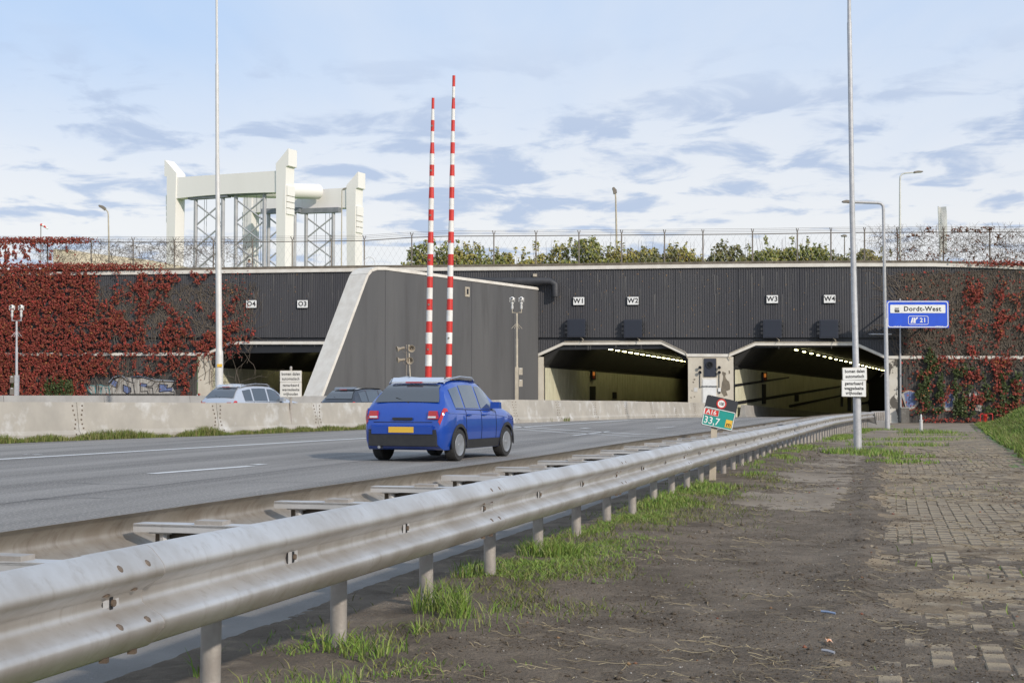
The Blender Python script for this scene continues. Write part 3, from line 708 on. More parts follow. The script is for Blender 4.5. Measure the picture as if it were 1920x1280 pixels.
for px, py, pos in ((1081, 615, 'under the W1 sign'), (1187, 616, 'under the W2 sign'), (1448, 616, 'under the W3 sign'), (1554, 616.5, 'under the W4 sign')):
    t = thing('lane_signal', f'square dark blue lane signal box {pos}', 'signal', FP(px, py, .3), 'lane signals over the tunnel mouths')
    c = FP(px, py, .35)
    b = MB(); b.box(c+FNn*-.05, (1.30, .38, 1.30), (FE, FNn, Vector((0, 0, 1)))); b.build('housing', M_navy, t)
    b = MB(); b.box(c+FNn*.15, (1.16, .03, 1.16), (FE, FNn, Vector((0, 0, 1)))); b.build('display', mat('display_black', (.02, .024, .036), rough=.35), t)
    for sx in (-1, 1):
        for zz in (.32, -.02, -.3):
            b = MB(); b.lathe(c+FE*(sx*.74)+Vector((0, 0, zz)), FNn, [(-.1, .08), (.12, .10), (.12, .07)], 8); b.build('flasher', M_black if sx < 0 else M_plastic, t)
        b = MB(); b.box(c+FE*(sx*.68), (.06, .06, 1.0), (FE, FNn, Vector((0, 0, 1)))); b.build('bracket', M_black, t)
    b = MB(); b.tube([c+FE*.3+Vector((0, 0, -.65)), c+FE*.5+Vector((0, 0, -.85)), c+FE*.42+Vector((0, 0, -.95))], .03, 5); b.build('cable', M_tan, t)

# ------------------------------------------------------------------ blue exit sign
t = thing('exit_sign', 'blue motorway exit sign reading Dordt-West 21 beside the red creeper', 'sign', P(1721, 589, 97))
c = P(1721, 589, 97.3); RX = Vector((1, 0, 0)); UPV = Vector((0, 0, 1)); FN_ = Vector((0, -1, 0)); k = 97.3/FPX
def rp(dx, dy, off): return c+RX*(dx*k)+UPV*(-dy*k)+FN_*off
def pl2(dx, dy, w, h, r, off, th, name, mt, par=t): return plate(rp(dx, dy, off), w*k, h*k, r*k, th, RX, UPV, name, mt, par)
pl2(0, 0, 116.5, 51, 1, -.12, .12, 'panel', M_blue)
def ring(dx, dy, w, h, r, lw, off, par, mt=M_signw, rgt=RX, up=UPV, k=k, c=None, name='border'):
    o_ = roundrect(w*k, h*k, r*k, 6); i_ = roundrect((w-2*lw)*k, (h-2*lw)*k, max(r-lw, .2)*k, 6); b = MB(); nrm = rgt.cross(up)
    cc = c+rgt*(dx*k)-up*(dy*k)+nrm*off
    vs = [cc+rgt*a+up*q for a, q in o_]+[cc+rgt*a+up*q for a, q in i_]+[cc+rgt*a+up*q+nrm*.006 for a, q in o_]+[cc+rgt*a+up*q+nrm*.006 for a, q in i_]
    n = len(o_); fs = []
    for i in range(n):
        j = (i+1) % n; fs += [(2*n+i, 2*n+j, 3*n+j, 3*n+i), (i, j, 2*n+j, 2*n+i), (n+i, n+j, 3*n+j, 3*n+i)]
    b.add(vs, fs); return b.build(name, mt, par)
ring(0, 0, 114.5, 49.5, 5.5, 1.6, .004, t, c=c)
pl2(0, -10, 103.5, 15.5, 1.5, .004, .012, 'name_panel', M_signw)
text('Dordt-West', rp(8.5, -9.8, .02), 12.2*k, M_ink, t, sp=1.12, bold=.012, sx=1.02)
ring(.7, 11.3, 38, 16.5, 3.5, .9, .004, t, c=c, name='number_border')
text('21', rp(9.5, 11.5, .008), 11.5*k, M_signw, t, sp=1.1, bold=.01)
b = MB()
for poly in ([(-13.8, 16.5), (-10.7, 6.3), (-8.6, 6.3), (-10.4, 16.5)], [(-8.9, 16.5), (-7.6, 6.3), (-5.6, 6.3), (-5.2, 9.6), (-3, 6.3), (-4, 6.3), (-4, 5.8), (.2, 5.8), (-.6, 9.2), (-1.4, 8), (-4.6, 12.0), (-4, 16.5)]):
    b.prism([rp(x, y, .004) for x, y in poly], FN_*.006)
b.build('exit_symbol', M_signw, t)
b = MB()
for (x, y, w, h) in ((-42.5, -8, 1.1, 6), (-40.3, -7.4, 1.0, 6.5), (-38.2, -8.2, 1.0, 5), (-36, -7, .9, 7.4), (-38.6, -3.9, 8, 3.2), (-42.8, -5, 1.8, 4.4)): b.box(rp(x, y-2.0+.5, .02), (w*k, .012, h*k))
b.build('factory_symbol', M_ink, t)
text('knp. A16 - N3', rp(-38, 22.1, .004), 2.4*k, M_signw, t, ext=.002); text('bewegwijzering', rp(40, 22.1, .004), 2.4*k, M_signw, t, ext=.002)
for x in (-45, 0, 45):
    b = MB(); b.box(rp(x, 0, -.3), (.12, .3, 1.7)); b.build('rear_bracket', M_pole, t)
for x in (-34, 37):
    for dz_ in (-14, 14):
        p = rp(x, dz_, -.4); b = MB(); b.tube([p, Vector((p.x, 103.73+FS*p.x, p.z))], .06, 6); b.build('wall_arm', M_black, t)

# ------------------------------------------------------------------ guardrail
arc = [(railx(-1.2), -1.2)]
pts_y = np.arange(-1.2, 78, .02); xs_ = railx(pts_y); sarc = np.concatenate([[0], np.cumsum(np.hypot(np.diff(xs_), np.diff(pts_y)))])
yk0 = 1.288*3.314*1.0
s_k0 = float(np.interp(yk0, pts_y, sarc))
HB = ([-2, 4, 8, 12, 17, 22, 30, 35, 48, 75, 80], [.60, .61, .63, .655, .668, .70, .736, .752, .775, .93, .95])
def rail_at(s):
    y = float(np.interp(s, sarc, pts_y)); x = float(railx(y)); t = Vector((.267+9.3e-6*max(y, 0)**2, 1, 0)).normalized()
    return Vector((x, y, CZ-float(np.interp(y, *HB)))), t, Vector((t.y, -t.x, 0))     # point on valley line, tangent, outward (to the right)
PROF = [(.012, .156), (.022, .154), (.038, .144), (.066, .114), (.078, .098), (.083, .083), (.081, .070), (.070, .058), (.018, .028), (.006, .018), (.002, .0)]
PROF = PROF+[(a, -h) for a, h in PROF[-2::-1]]
def beam(s0, s1, side, off, n=None, off1=None):
    n = n or max(2, int((s1-s0)/.5)); b = MB(); m_ = len(PROF); vs = []
    for i in range(n+1):
        s = s0+(s1-s0)*i/n; p, t, nr = rail_at(s); base = p-nr*(off+((off1-off)*i/n if off1 is not None else 0))
        o_ = nr*side
        for th in (0, -.004):
            for (a, h) in PROF: vs.append(base+o_*(a+th)+Vector((0, 0, h)))
    fs = []; q = 2*m_
    for i in range(n):
        for j in range(m_-1):
            fs.append((i*q+j, i*q+j+1, (i+1)*q+j+1, (i+1)*q+j)); fs.append((i*q+m_+j, (i+1)*q+m_+j, (i+1)*q+m_+j+1, i*q+m_+j+1))
        fs.append((i*q, (i+1)*q, (i+1)*q+m_, i*q+m_)); fs.append((i*q+m_-1, i*q+2*m_-1, (i+1)*q+2*m_-1, (i+1)*q+m_-1))
    for i in (0, n):
        for j in range(m_-1): fs.append((i*q+j, i*q+j+1, i*q+m_+j+1, i*q+m_+j))
    b.add(vs, fs); return b
rail = thing('guardrail', 'double-sided galvanised steel guardrail along the motorway edge', 'guardrail', (railx(20), 20, 0))
SP = 1.3333; GAP = .66
s_end = float(np.interp(75.3, pts_y, sarc))
ks = [k for k in range(-3, 70) if 0 < s_k0+k*SP < s_end]
seg = -3
first_rail = None
while s_k0+seg*SP < s_end-.5:
    s0 = s_k0+seg*SP+.16; s1 = min(s0+3*SP+.32, s_end)
    if s1-s0 < .6: break
    near = float(np.interp(s0, sarc, pts_y)) < 30
    # the nearer beam overlaps the next by its end
    fo = beam(max(s0-.32, 0), s1-.30, 1, .002, None, -.010).build('front_beam', M_steel2, rail, smooth=True)
    beam(s1-.301, s1-.297, 1, -.0103, 1).build('lap_edge', M_post, fo)
    ba = beam(max(s0-.32, 0), s1-.32, -1, GAP).build('back_beam', M_steelin, rail, smooth=True)
    if float(np.interp(s1, sarc, pts_y)) < 46:
        for so in (-.54, -.38):
            p, tt, nr = rail_at(s1+so)
            for h, a in ((.106, .0735), (-.064, .0765)):
                c = p+nr*(a)+Vector((0, 0, h)); b = MB()
                ax = (nr+Vector((0, 0, .75 if h > 0 else .8))).normalized()
                b.lathe(c, ax, [(0, .0145), (.005, .0145), (.009, .009), (.010, .0)], 10); b.build('bolt', M_bolt, fo, smooth=True)
            for h in (.034, -.158):
                c = p+nr*(.028)+Vector((0, 0, h)); b = MB(); b.box(c, (.024, .024, .014)); b.build('nut', M_bolt, fo)
        p, tt, nr = rail_at(s1-.46)
    seg += 3
post_me = spacer_me = None
for k in ks:
    p, tt, nr = rail_at(s_k0+k*SP); UPz = Vector((0, 0, 1))
    # post
    q = p-nr*(GAP*.5); gzq = Gz(q.x, q.y)
    top = p.z-.02
    b = MB(); r0 = .041
    tilt = Vector((random.uniform(-.006, .006), random.uniform(-.006, .006), 0))
    ring_ = [(Vector((nr.x*math.cos(a)+tt.x*math.sin(a)*.9, nr.y*math.cos(a)+tt.y*math.sin(a)*.9, 0))*r0) for a in [2*math.pi*i/14 for i in range(14)]]
    vs = [Vector((q.x, q.y, top))+v for v in ring_]+[Vector((q.x, q.y, gzq-.25))+v+tilt for v in ring_]
    b.add(vs, [(i, (i+1) % 14, 14+(i+1) % 14, 14+i) for i in range(14)]+[tuple(range(14))])
    b.build('post', M_post, rail, smooth=True)
    # spacer channel from beam to beam, plate on the post, hanger at the far beam
    b = MB(); c0 = p-nr*.03; c1 = p-nr*(GAP-.005); mid = (c0+c1)/2; Ls = (c0-c1).length; fr_ = (nr, tt, UPz)
    b.box(mid+UPz*.112, (Ls, .085, .012), fr_); b.box(mid+UPz*.100-tt*.0395, (Ls, .006, .030), fr_); sp_ = b.build('spacer', M_steel, rail)
    b = MB(); b.box(mid+UPz*-.02+tt*.030, (Ls-.12, .006, .24), fr_); b.build('spacer_web', mat('spacer_painted_shade', (.10, .085, .07), (.15, .13, .11), 8, .7), sp_)  # web deepened and darkened: the shadow under the spacer is painted into it
    b = MB(); b.box(q+UPz*(p.z-q.z+.126), (.12, .075, .016), fr_); b.build('post_cap', M_post, sp_)
    if p.y < 40:
        hpt = p-nr*(GAP-.12); b = MB(); b.box(hpt+UPz*(.085), (.10, .07, .012), fr_); b.tube([hpt+UPz*.085, hpt-UPz*.10], .020, 8); b.build('hanger', M_steel, sp_)
        # slot plate and bolt in the valley of the front beam
        fr2 = (tt, nr, UPz); b = MB(); b.box(p+nr*.008, (.088, .012, .066), fr2); pl_ = b.build('slot_plate', M_steel, rail)
        b = MB(); b.box(p+nr*.0150-tt*.002, (.018, .003, .042), fr2); b.build('slot', M_black, pl_)
        b = MB(); b.box(p+nr*.006-tt*.0465, (.005, .014, .068), fr2); b.build('slot_edge', M_black, pl_)
        if p.y < 25: b = MB(); b.lathe(p+nr*.014+tt*.004, nr, [(0, .011), (.010, .011), (.010, .0)], 8); b.build('bolt', M_bolt, pl_)
    else:
        fr2 = (tt, nr, UPz); b = MB(); b.box(p+nr*.008, (.06, .014, .05), fr2); b.build('slot_plate', M_black, rail)
# end plates and the short return rail at the pillar
p, tt, nr = rail_at(s_end)
b = MB(); b.prism([p+nr*.1+Vector((0, 0, .16)), p-nr*.75+Vector((0, 0, .2)), p-nr*.75+tt*.6+Vector((0, 0, -.2)), p+nr*.2+tt*.4+Vector((0, 0, -.55))], Vector((0, 0, -.05))); b.build('end_plate', M_concrete2, rail)
b = MB(); b.box(p+nr*.15+tt*.7+Vector((0, 0, -.5)), (.9, .7, .35), (nr, tt, Vector((0, 0, 1)))); b.build('end_block', M_concrete2, rail)
ret = thing('return_rail', 'short perforated grey rail with close posts beside the pillar, behind the guardrail end', 'guardrail', P(1650, 800, 84))
a = P(1634, 771, 82); c = P(1664, 770, 92)
b = MB(); b.prism([a, c, c-Vector((0, 0, .28)), a-Vector((0, 0, .28))], (.06, 0, 0)); rb = b.build('beam', M_pole, ret)
for i in range(9):
    q = a.lerp(c, (i+.5)/9); b = MB(); b.box(q+Vector((-.005, 0, -.1)), (.03, .14, .05)); b.build('slot', M_plastic, rb)
    b = MB(); z0 = Gz(q.x, q.y); b.tube([Vector((q.x+.15, q.y, q.z-.05)), Vector((q.x+.15, q.y, z0-.1))], .05, 6); b.build('post', M_post, ret)

# ------------------------------------------------------------------ concrete barriers
def barrier(joints, label, name, mt, prof, bolts=True, topoff=0):
    root = thing(name, label, 'barrier', (joints[0][0], joints[0][1], 0))
    n = len(joints)
    dirs = []
    for i in range(n):
        a = Vector(joints[max(i-1, 0)][:2]+(0,)); c = Vector(joints[min(i+1, n-1)][:2]+(0,)); dirs.append((c-a).normalized())
    for i in range(n-1):
        b = MB(); a = joints[i]; c = joints[i+1]; t = (Vector(c[:2]+(0,))-Vector(a[:2]+(0,))).normalized(); vs = []
        for (jt, tt_, sg) in ((a, dirs[i], 1), (c, dirs[i+1], -1)):
            base = Vector((jt[0], jt[1], jt[2]))+t*(sg*.014); nr = Vector((tt_.y, -tt_.x, 0)); h = jt[3]
            for (w, z) in prof: vs.append(base+nr*w+Vector((0, 0, z*h)))
        m_ = len(prof); b.add(vs, [(j, (j+1) % m_, m_+(j+1) % m_, m_+j) for j in range(m_)]+[tuple(range(m_)), tuple(range(2*m_-1, m_-1, -1))])
        blk = b.build('barrier_block', mt, root)
        if bolts:
            for jt, tt_, sg in ((a, dirs[i], 1), (c, dirs[i+1], -1)):
                nr = Vector((tt_.y, -tt_.x, 0)); b = MB()
                for zf in (.90, .78, .66, .53, .41, .30, .14):
                    w = float(np.interp(zf, [0, .13, .24, 1], [prof[0][0], prof[1][0], prof[2][0], prof[3][0]]))
                    p_ = Vector((jt[0], jt[1], jt[2]+zf*jt[3]))+t*(sg*(.16+.04*math.sin(zf*9)))+nr*(w+.002)
                    b.box(p_, (.05, .02, .045), (t, nr, Vector((0, 0, 1))))
                b.build('bolt_row', M_bolt, blk, kind='stuff')
    return root
prof1 = [(.30, -.06), (.30, .13), (.22, .24), (.11, 1.0), (-.11, 1.0), (-.22, .24), (-.30, .13), (-.30, -.06)]
JP = [(-330, 832, 753, 33), (-110, 829, 753, 36.3), (148, 823.5, 753.5, 41.2), (410, 814.5, 755, 46.5), (597, 807, 755, 52.2), (742, 802, 754, 57.4), (862, 796.5, 751.5, 62.8), (967, 792, 749, 68), (1048, 789.5, 750, 73), (1117, 787, 751, 78), (1175, 784.7, 751.3, 83),
      (1223, 783.4, 753, 88), (1268, 782.4, 753.3, 93), (1304, 781.8, 754.2, 97.3), (1341, 780.5, 755, 101), (1380, 779, 756, 104.2)]
joints = []
for px, yb, yt, d in JP:
    p0 = P(px, yb, d); p1 = P(px, yt, d); joints.append((p0.x-.2, p0.y+.1, p0.z, p1.z-p0.z))
# straight on for the part left of the picture
x0, y0, z0, h0 = joints[0]; dx = joints[1][0]-x0; dy = joints[1][1]-y0; Ls = math.hypot(dx, dy)
joints = [(x0-dx/Ls*6*i, y0-dy/Ls*6*i, 0, h0) for i in (4, 3, 2, 1)]+joints
barrier(joints, 'beige concrete median barrier in bolted blocks beside the near carriageway', 'concrete_barrier', M_concrete, prof1)
D2 = B2[2]; js = []; p = W(UZ(1376, 700)[0], 0)+B2[3]*.45
for i in range(12):
    q = p+D2*(1.0+i*6); js.append((q.x, q.y, -.3-.02*6*i, 1.0+.0*i))
barrier(js, 'dark concrete barrier inside the right tunnel tube along its left wall', 'tunnel_barrier', M_concrete2, prof1, False)
js = []
for i in range(-3, 8):
    y = 60.5+i*5.23; x = -21.7+(y-60.5)*.53; js.append((x, y, .0, 1.26+(.05 if i > -1 else 0)))
barrier(js, 'grey concrete barrier farther back, below the graffiti', 'concrete_barrier', M_concrete2, prof1, False)

# ------------------------------------------------------------------ hectometre sign
t = thing('kilometre_sign', 'tilted green and black kilometre sign A16 33,7 behind the guardrail', 'sign', (railx(20.2)-.3, 20.2, 0))
d = 20.4; kk = d/FPX; cc = P(1349.5, 774, d); an = R(-12.6); RX2 = Vector((math.cos(an), 0, math.sin(an))); UP2 = Vector((-math.sin(an), 0, math.cos(an))); N2 = RX2.cross(UP2)
def q2(dx, dy, off): return cc+RX2*(dx*kk)-UP2*(dy*kk)+N2*off
plate(q2(0, 0, -.01), 60*kk, 57.5*kk, 4*kk, .010, RX2, UP2, 'panel', mat('sign_dark', (.025, .027, .033), rough=.5), t)
plate(q2(-.2, 10.5, .002), 58.5*kk, 34.5*kk, 3*kk, .003, RX2, UP2, 'green_field', M_teal, t)
ring(-.2, 10.5, 58.5, 34.5, 3.2, 1.3, .006, t, c=cc, rgt=RX2, up=UP2, k=kk)
plate(q2(-15.8, -1+2.7, .006), 28*kk, 11.5*kk, .3*kk, .003, RX2, UP2, 'route_plate', M_red, t)
ring(-15.8, 1.7, 28.6, 12.1, .5, .6, .010, t, c=cc, rgt=RX2, up=UP2, k=kk, name='route_border')
text('A16', q2(-15.8, 1.9, .012), 11.5*kk, M_signw, t, RX2, UP2, ext=.001, bold=.0015)
text('33,7', q2(-11.8, 17.8, .008), 18.5*kk, M_signw, t, RX2, UP2, ext=.001, bold=.0015, sx=.95)
plate(q2(20.5, 16.3, .006), 12.5*kk, 14.5*kk, .3*kk, .003, RX2, UP2, 'letter_plate', M_yellow, t)
text('m', q2(20.5, 18.0, .011), 12.5*kk, M_ink, t, RX2, UP2, ext=.001, bold=.001, sx=.95)
b = MB(); b.lathe(q2(-.5, -17.5, .0), N2, [(0, 9.2*kk), (.006, 9.2*kk), (.006, 0)], 28); b.build('speed_disc', M_signw, t)
b = MB(); o_ = [(9.3, 0), (9.3, .008), (6.9, .008), (6.9, .004)]; b.lathe(q2(-.5, -17.5, .0), N2, [(h, r*kk) for r, h in o_], 28)
b.f = b.f[:-2]; b.mi = b.mi[:-2]; b.build('speed_ring', M_red, t)
text('100', q2(-.5, -17.3, .0095), 8.4*kk, M_ink, t, RX2, UP2, ext=.001, sx=.78, bold=.0004)
for x in (-22, 2, 24): b = MB(); b.box(q2(x, -28.3, .0), (.012, .008, .012)); b.build('rivet', M_tan, t)
b = MB(); bp = q2(-3.5, 27, -.03); g = Vector((bp.x-.05, bp.y, Gz(bp.x, bp.y)-.2)); b.prism([q2(-9.5, -20, -.022), q2(2, -20, -.022), q2(2, 29, -.022), Vector((g.x+.06, g.y, g.z)), Vector((g.x-.04, g.y, g.z)), q2(-9.5, 29, -.022)], (0, .02, 0)); b.build('post', M_tan, t)

# ------------------------------------------------------------------ text panels "bomen dalen"
def bomen(px, y0, y1, y2, w, d, label, postspec, tl, mt):
    t = thing('warning_sign', label, 'sign', P(px, y2, d), 'boom warning signs')
    k = d/FPX
    for (cx, ya, yb, lines, a) in ((px, y0, y1, ('bomen dalen', 'automatisch'), tl), (px-(1.5 if tl else 0), y1+.8, y2, ('gemarkeerd', 'weggedeelte', 'vrijhouden'), -tl*.6)):
        r = Vector((math.cos(R(a)), 0, math.sin(R(a)))); u = Vector((-math.sin(R(a)), 0, math.cos(R(a)))); n = r.cross(u)
        c = P(cx, (ya+yb)/2, d); h = (yb-ya)*k
        p_ = plate(c, w*k, h, 1.5*k, .02, r, u, 'panel', mt, t)
        plate(c-n*.012, w*k+.02, h+.02, 1.6*k, .012, r, u, 'panel_edge', M_tan, t)
        nl = len(lines); ls = h/(nl+.35)
        for i, s in enumerate(lines):
            text(s, c+n*.021+u*((nl-1)/2-i)*ls, ls*(.88 if nl == 2 else .93), M_ink, p_, r, u, ext=.001, bold=.003, sx=.80, sp=1.06)
    return t
t = bomen(545.3, 695, 716, 744, 40, 50.5, 'cream text sign "bomen dalen automatisch" on a short post behind the barrier', None, 0, M_dirtw)
b = MB(); a = P(545.5, 689, 50.55); b.tube([a, Vector((a.x, a.y+.02, -.1))], .045, 8); b.build('post', M_post, t)
b = MB(); b.ball(P(545.5, 689, 50.55), .048, 8); b.build('post_cap', M_post, t)

def steppole(pts, name='mast', mt=M_pole, seg=14, parent=None):
    b = MB(); b.tube([p for p, r in pts], [r for p, r in pts], seg); return b.build(name, mt, parent, smooth=True)
# tall galvanised pole on the verge
gp = onG(1608, 849); d = gp.y; k = d/FPX
t = thing('tall_pole', 'tall grey galvanised pole on the verge carrying two text signs', 'pole', gp)
def pw(px, py, w, dd=d): return (P(px, py, dd), w*dd/FPX/2)
base = P(1608.5, 852, d)
steppole([(Vector((base.x, base.y, Gz(base.x, base.y)-.1)), 15.2*k/2), pw(1606, 700, 14.6), pw(1605.4, 690, 14.2), pw(1604.9, 684, 11.4), pw(1598, 400, 10.4), pw(1597.9, 378, 10.2), pw(1597.6, 374, 9.4), pw(1592.6, 44, 8.6), pw(1592.5, 40, 7.2), pw(1592.2, 12, 6.8), pw(1591.8, -160, 5.8), pw(1590.6, -420, 4.6)], 'shaft', M_pole, 16, t)
for y in (38, 18, -4): b = MB(); b.tube([P(1590, y, d), P(1595, y, d)], .035, 8); b.build('collar', M_tan, t)
b = MB(); p = P(1605.8, 694, d-.1); b.box(p, (.11, .02, .05)); b.build('number_label', M_yellow, t)
bomen(1602.4, 689.5, 712, 743, 44.5, d-.13, 'white text sign "bomen dalen automatisch" strapped to the tall grey pole', None, .8, M_signw)

# left tall pale pole
d = 58; t = thing('tall_pole', 'tall pale tapered pole at the left behind the concrete barrier', 'pole', P(411, 790, d))
a = P(411.5, 700, d)
steppole([(Vector((a.x, a.y, -.1)), .165), (P(411.3, 668, d), .155), (P(411.2, 660, d), .15), (P(410.8, 656, d), .125), (P(409.5, 485, d), .122), (P(409.5, 480, d), .10), (P(407.5, 300, d), .088), (P(407.4, 296, d), .078), (P(406.8, 122, d), .07), (P(406.8, 117, d), .052), (P(406, -40, d), .045), (P(405, -220, d), .035)], 'shaft', M_polew, 16, t)
b = MB(); b.box(P(411.8, 685, d-.17), (.2, .02, .12)); b.build('number_label', M_yellow, t)

# ------------------------------------------------------------------ lamp posts
def lamp(base, top, d, armpts, w, label, head, mt=M_polew, gz=None):
    t = thing('street_lamp', label, 'street lamp', P(base[0], base[1], d), 'street lamps around the portal')
    a = P(base[0], base[1], d); z0 = gz if gz is not None else a.z
    pts = [Vector((a.x, a.y, z0)), P(base[0]*.5+top[0]*.5, base[1]*.5+top[1]*.5, d)]+[P(x, y, d) for x, y in armpts]
    rr = [w*d/FPX/2]+[w*d/FPX/2*.75]+[w*d/FPX/2*.6]*len(armpts)
    steppole(list(zip(pts, rr)), 'shaft', mt, 10, t)
    e = pts[-1]; f = (pts[-1]-pts[-2]).normalized(); up = Vector((0, 1, 0)).cross(f); up = up if up.z > 0 else -up
    b = MB(); L_, W_, H_ = head
    b.prism([e-f*.1-up*H_*.5, e+f*L_-up*H_*.15, e+f*L_+up*H_*.3, e+f*L_*.35+up*H_*.7, e-f*.1+up*H_*.5], (0, W_, 0)); b.v = [(x, y-W_/2, z) for x, y, z in b.v]
    hd = b.build('lamp_head', M_taupe, t)
    b = MB(); b.box(e+f*L_*.55-up*H_*.3, (L_*.6, W_*.7, .03), (f, Vector((0, 1, 0)), up)); b.build('lens', M_polew, hd)
    return t
lamp((205, 505), (203, 400), 125, [(203, 402), (202, 397), (199, 393.5), (195.5, 391.5)], 4, 'street lamp on the embankment above the red creeper, head to the left', (.55, .3, .26), M_tan, 8)
lamp((1157.5, 496), (1154, 366), 120, [(1154.5, 370), (1154, 364), (1152.8, 361)], 5, 'short-headed street lamp rising behind the bushes on the embankment', (.45, .35, .3), M_tan, 8)
lamp((1664.5, 803), (1657, 390), 69.5, [(1662, 610), (1660, 598), (1656.5, 395), (1656, 386), (1652, 381.5), (1645, 380.2), (1600, 378.8), (1590, 378.6)], 9.5, 'slim street lamp with long arm by the pillar, beside the blue sign', (.28, .25, .12), M_pole, -.5)
lamp((1687, 490), (1688, 335), 122, [(1687.5, 340), (1688, 331), (1691, 326.5), (1698, 324.5), (1716, 323.2)], 5, 'street lamp arm pointing right above the right-hand creeper', (.65, .3, .16), M_polew, 8)
lamp((1583.5, 490), (1583.5, 445), 150, [(1583.5, 447), (1583.5, 442)], 3, 'small distant street lamp top over the right end of the bushes', (.1, .5, .5), M_taupe, 8)
lamp((640, 505), (641, 360), 250, [(641, 365), (641.2, 356.5), (644, 355.3)], 3, 'thin distant street lamp in front of the bridge tower', (.6, .5, .25), M_tan, 8)

# ------------------------------------------------------------------ camera masts
def cammast(px, ytop, ybase, d, side, label, mt):
    t = thing('camera_mast', label, 'camera mast', P(px, ybase, d), 'twin camera masts')
    k = d/FPX; X = Vector((1, 0, 0)); Z = Vector((0, 0, 1))
    def q(dx, y, off=0): return P(px+dx, y, d+off)
    b = MB(); g = q(0, ybase+10); b.box(Vector((g.x+.0, g.y, (q(0, ytop+133).z-.1)/2)), (6.5*k, .2, q(0, ytop+133).z+.1)); b.build('base_column', mt, t)
    b = MB(); b.tube([q(0, ytop+133), q(0, ytop+80)], 2.4*k, 10); b.tube([q(0, ytop+81), q(0, ytop+32)], 1.8*k, 10); b.build('mast', mt, t, smooth=True)
    b = MB(); b.tube([q(-8.5, ytop+22), q(-8.5, ytop+31), q(8.5, ytop+31), q(8.5, ytop+22)], 1.3*k, 8); b.build('fork', mt, t)
    b = MB()
    for dx in (-10, -4.5, 4.5, 10): b.tube([q(0, ytop+50), q(dx, ytop+61, dx*.01)], .4*k, 5)
    b.build('anti_climb_spikes', mt, t)
    for dx in (-8.5, 8.5):
        b = MB(); b.lathe(q(dx, ytop+24), Z, [(0, 2.2*k), (6*k, 2.4*k), (6*k, 1.8*k), (9*k, 1.8*k), (9*k, 2.6*k), (13*k, 2.6*k), (13*k, 1*k)], 12); hd = b.build('camera_base', M_polew, t, smooth=True)
        b = MB(); b.ball(q(dx, ytop+5.5), 4.3*k, 12); b.build('camera_head', M_boomw, hd, smooth=True)
        for s in (-1, 1): b = MB(); b.box(q(dx+s*4.6, ytop+7), (1*k, 3*k, 8*k)); b.build('yoke', M_polew, hd)
        b = MB(); b.lathe(q(dx-.6, ytop+4.6)+Vector((0, -3.3*k, 0)), (0, -1, 0), [(0, 1.8*k), (1.4*k, 1.8*k), (1.4*k, 0)], 10); b.build('lens', M_black, hd)
    for y in (ytop+141, ytop+163):
        b = MB(); c = q(side*7.2, y); b.box(c, (7.2*k, .25, 13*k)); cb = b.build('cabinet', M_taupe if side < 0 else M_tan, t)
        b = MB(); b.box(c+Vector((0, -.13, 5.2*k)), (3*k, .02, 1.4*k)); b.build('cabinet_label', M_signw, cb)
cammast(31, 570, 741, 66, -1, 'grey twin camera mast at the far left before the red creeper', M_pole)
cammast(969, 555, 752, 74, 1, 'tan twin camera mast before the right end of the grey wing wall', M_tan)

# ------------------------------------------------------------------ loudspeaker mast
d = 76; k = d/FPX
t = thing('loudspeaker_mast', 'mast with four tan horn loudspeakers in front of the grey wing wall', 'loudspeaker', P(764, 790, d))
b = MB(); a = P(762, 646, d); b.tube([a, Vector((a.x, a.y, 0))], 1.3*k, 8); b.build('mast', M_taupe, t)
b = MB(); b.tube([P(766.5, 646, d), P(767.5, 680, d), P(769.5, 715, d), P(771, 760, d)], 1.2*k, 8); b.build('second_pole', M_tan, t)
for (x, y, ax) in ((752, 653, (-1, -.35, -.25)), (753, 674.5, (-1, -.35, -.1)), (771, 653.5, (.3, -1, -.05)), (768.5, 676, (.05, -1, -.05))):
    ax = Vector(ax).normalized(); c = P(x, y, d); st = c-ax*(7*k if abs(ax.x) > .6 else 12*k)
    b = MB(); b.lathe(st, ax, [(0, 1.6*k), (1*k, 2.6*k), (6*k, 2.6*k), (8*k, 2.0*k), (11*k, 3.2*k), (14*k, 5.6*k), (15.5*k, 6.8*k), (15.5*k, 6.2*k), (13*k, 4.0*k), (8*k, 1.4*k)], 18); hn = b.build('horn', mat('horn_tan', (.32, .27, .195), (.24, .20, .15), 5, .6), t, smooth=True)
    b = MB(); b.lathe(st+ax*(9*k), ax, [(0, 2*k), (4*k, 1.2*k), (4*k, 0)], 10); b.build('horn_core', M_taupe, hn)
    b = MB(); b.tube([st+ax*4*k, st+ax*4*k+Vector((0, 0, -6*k)), P(762 if x < 762 else 767, y+10, d)], .5*k, 5); b.build('bracket', M_taupe, hn)

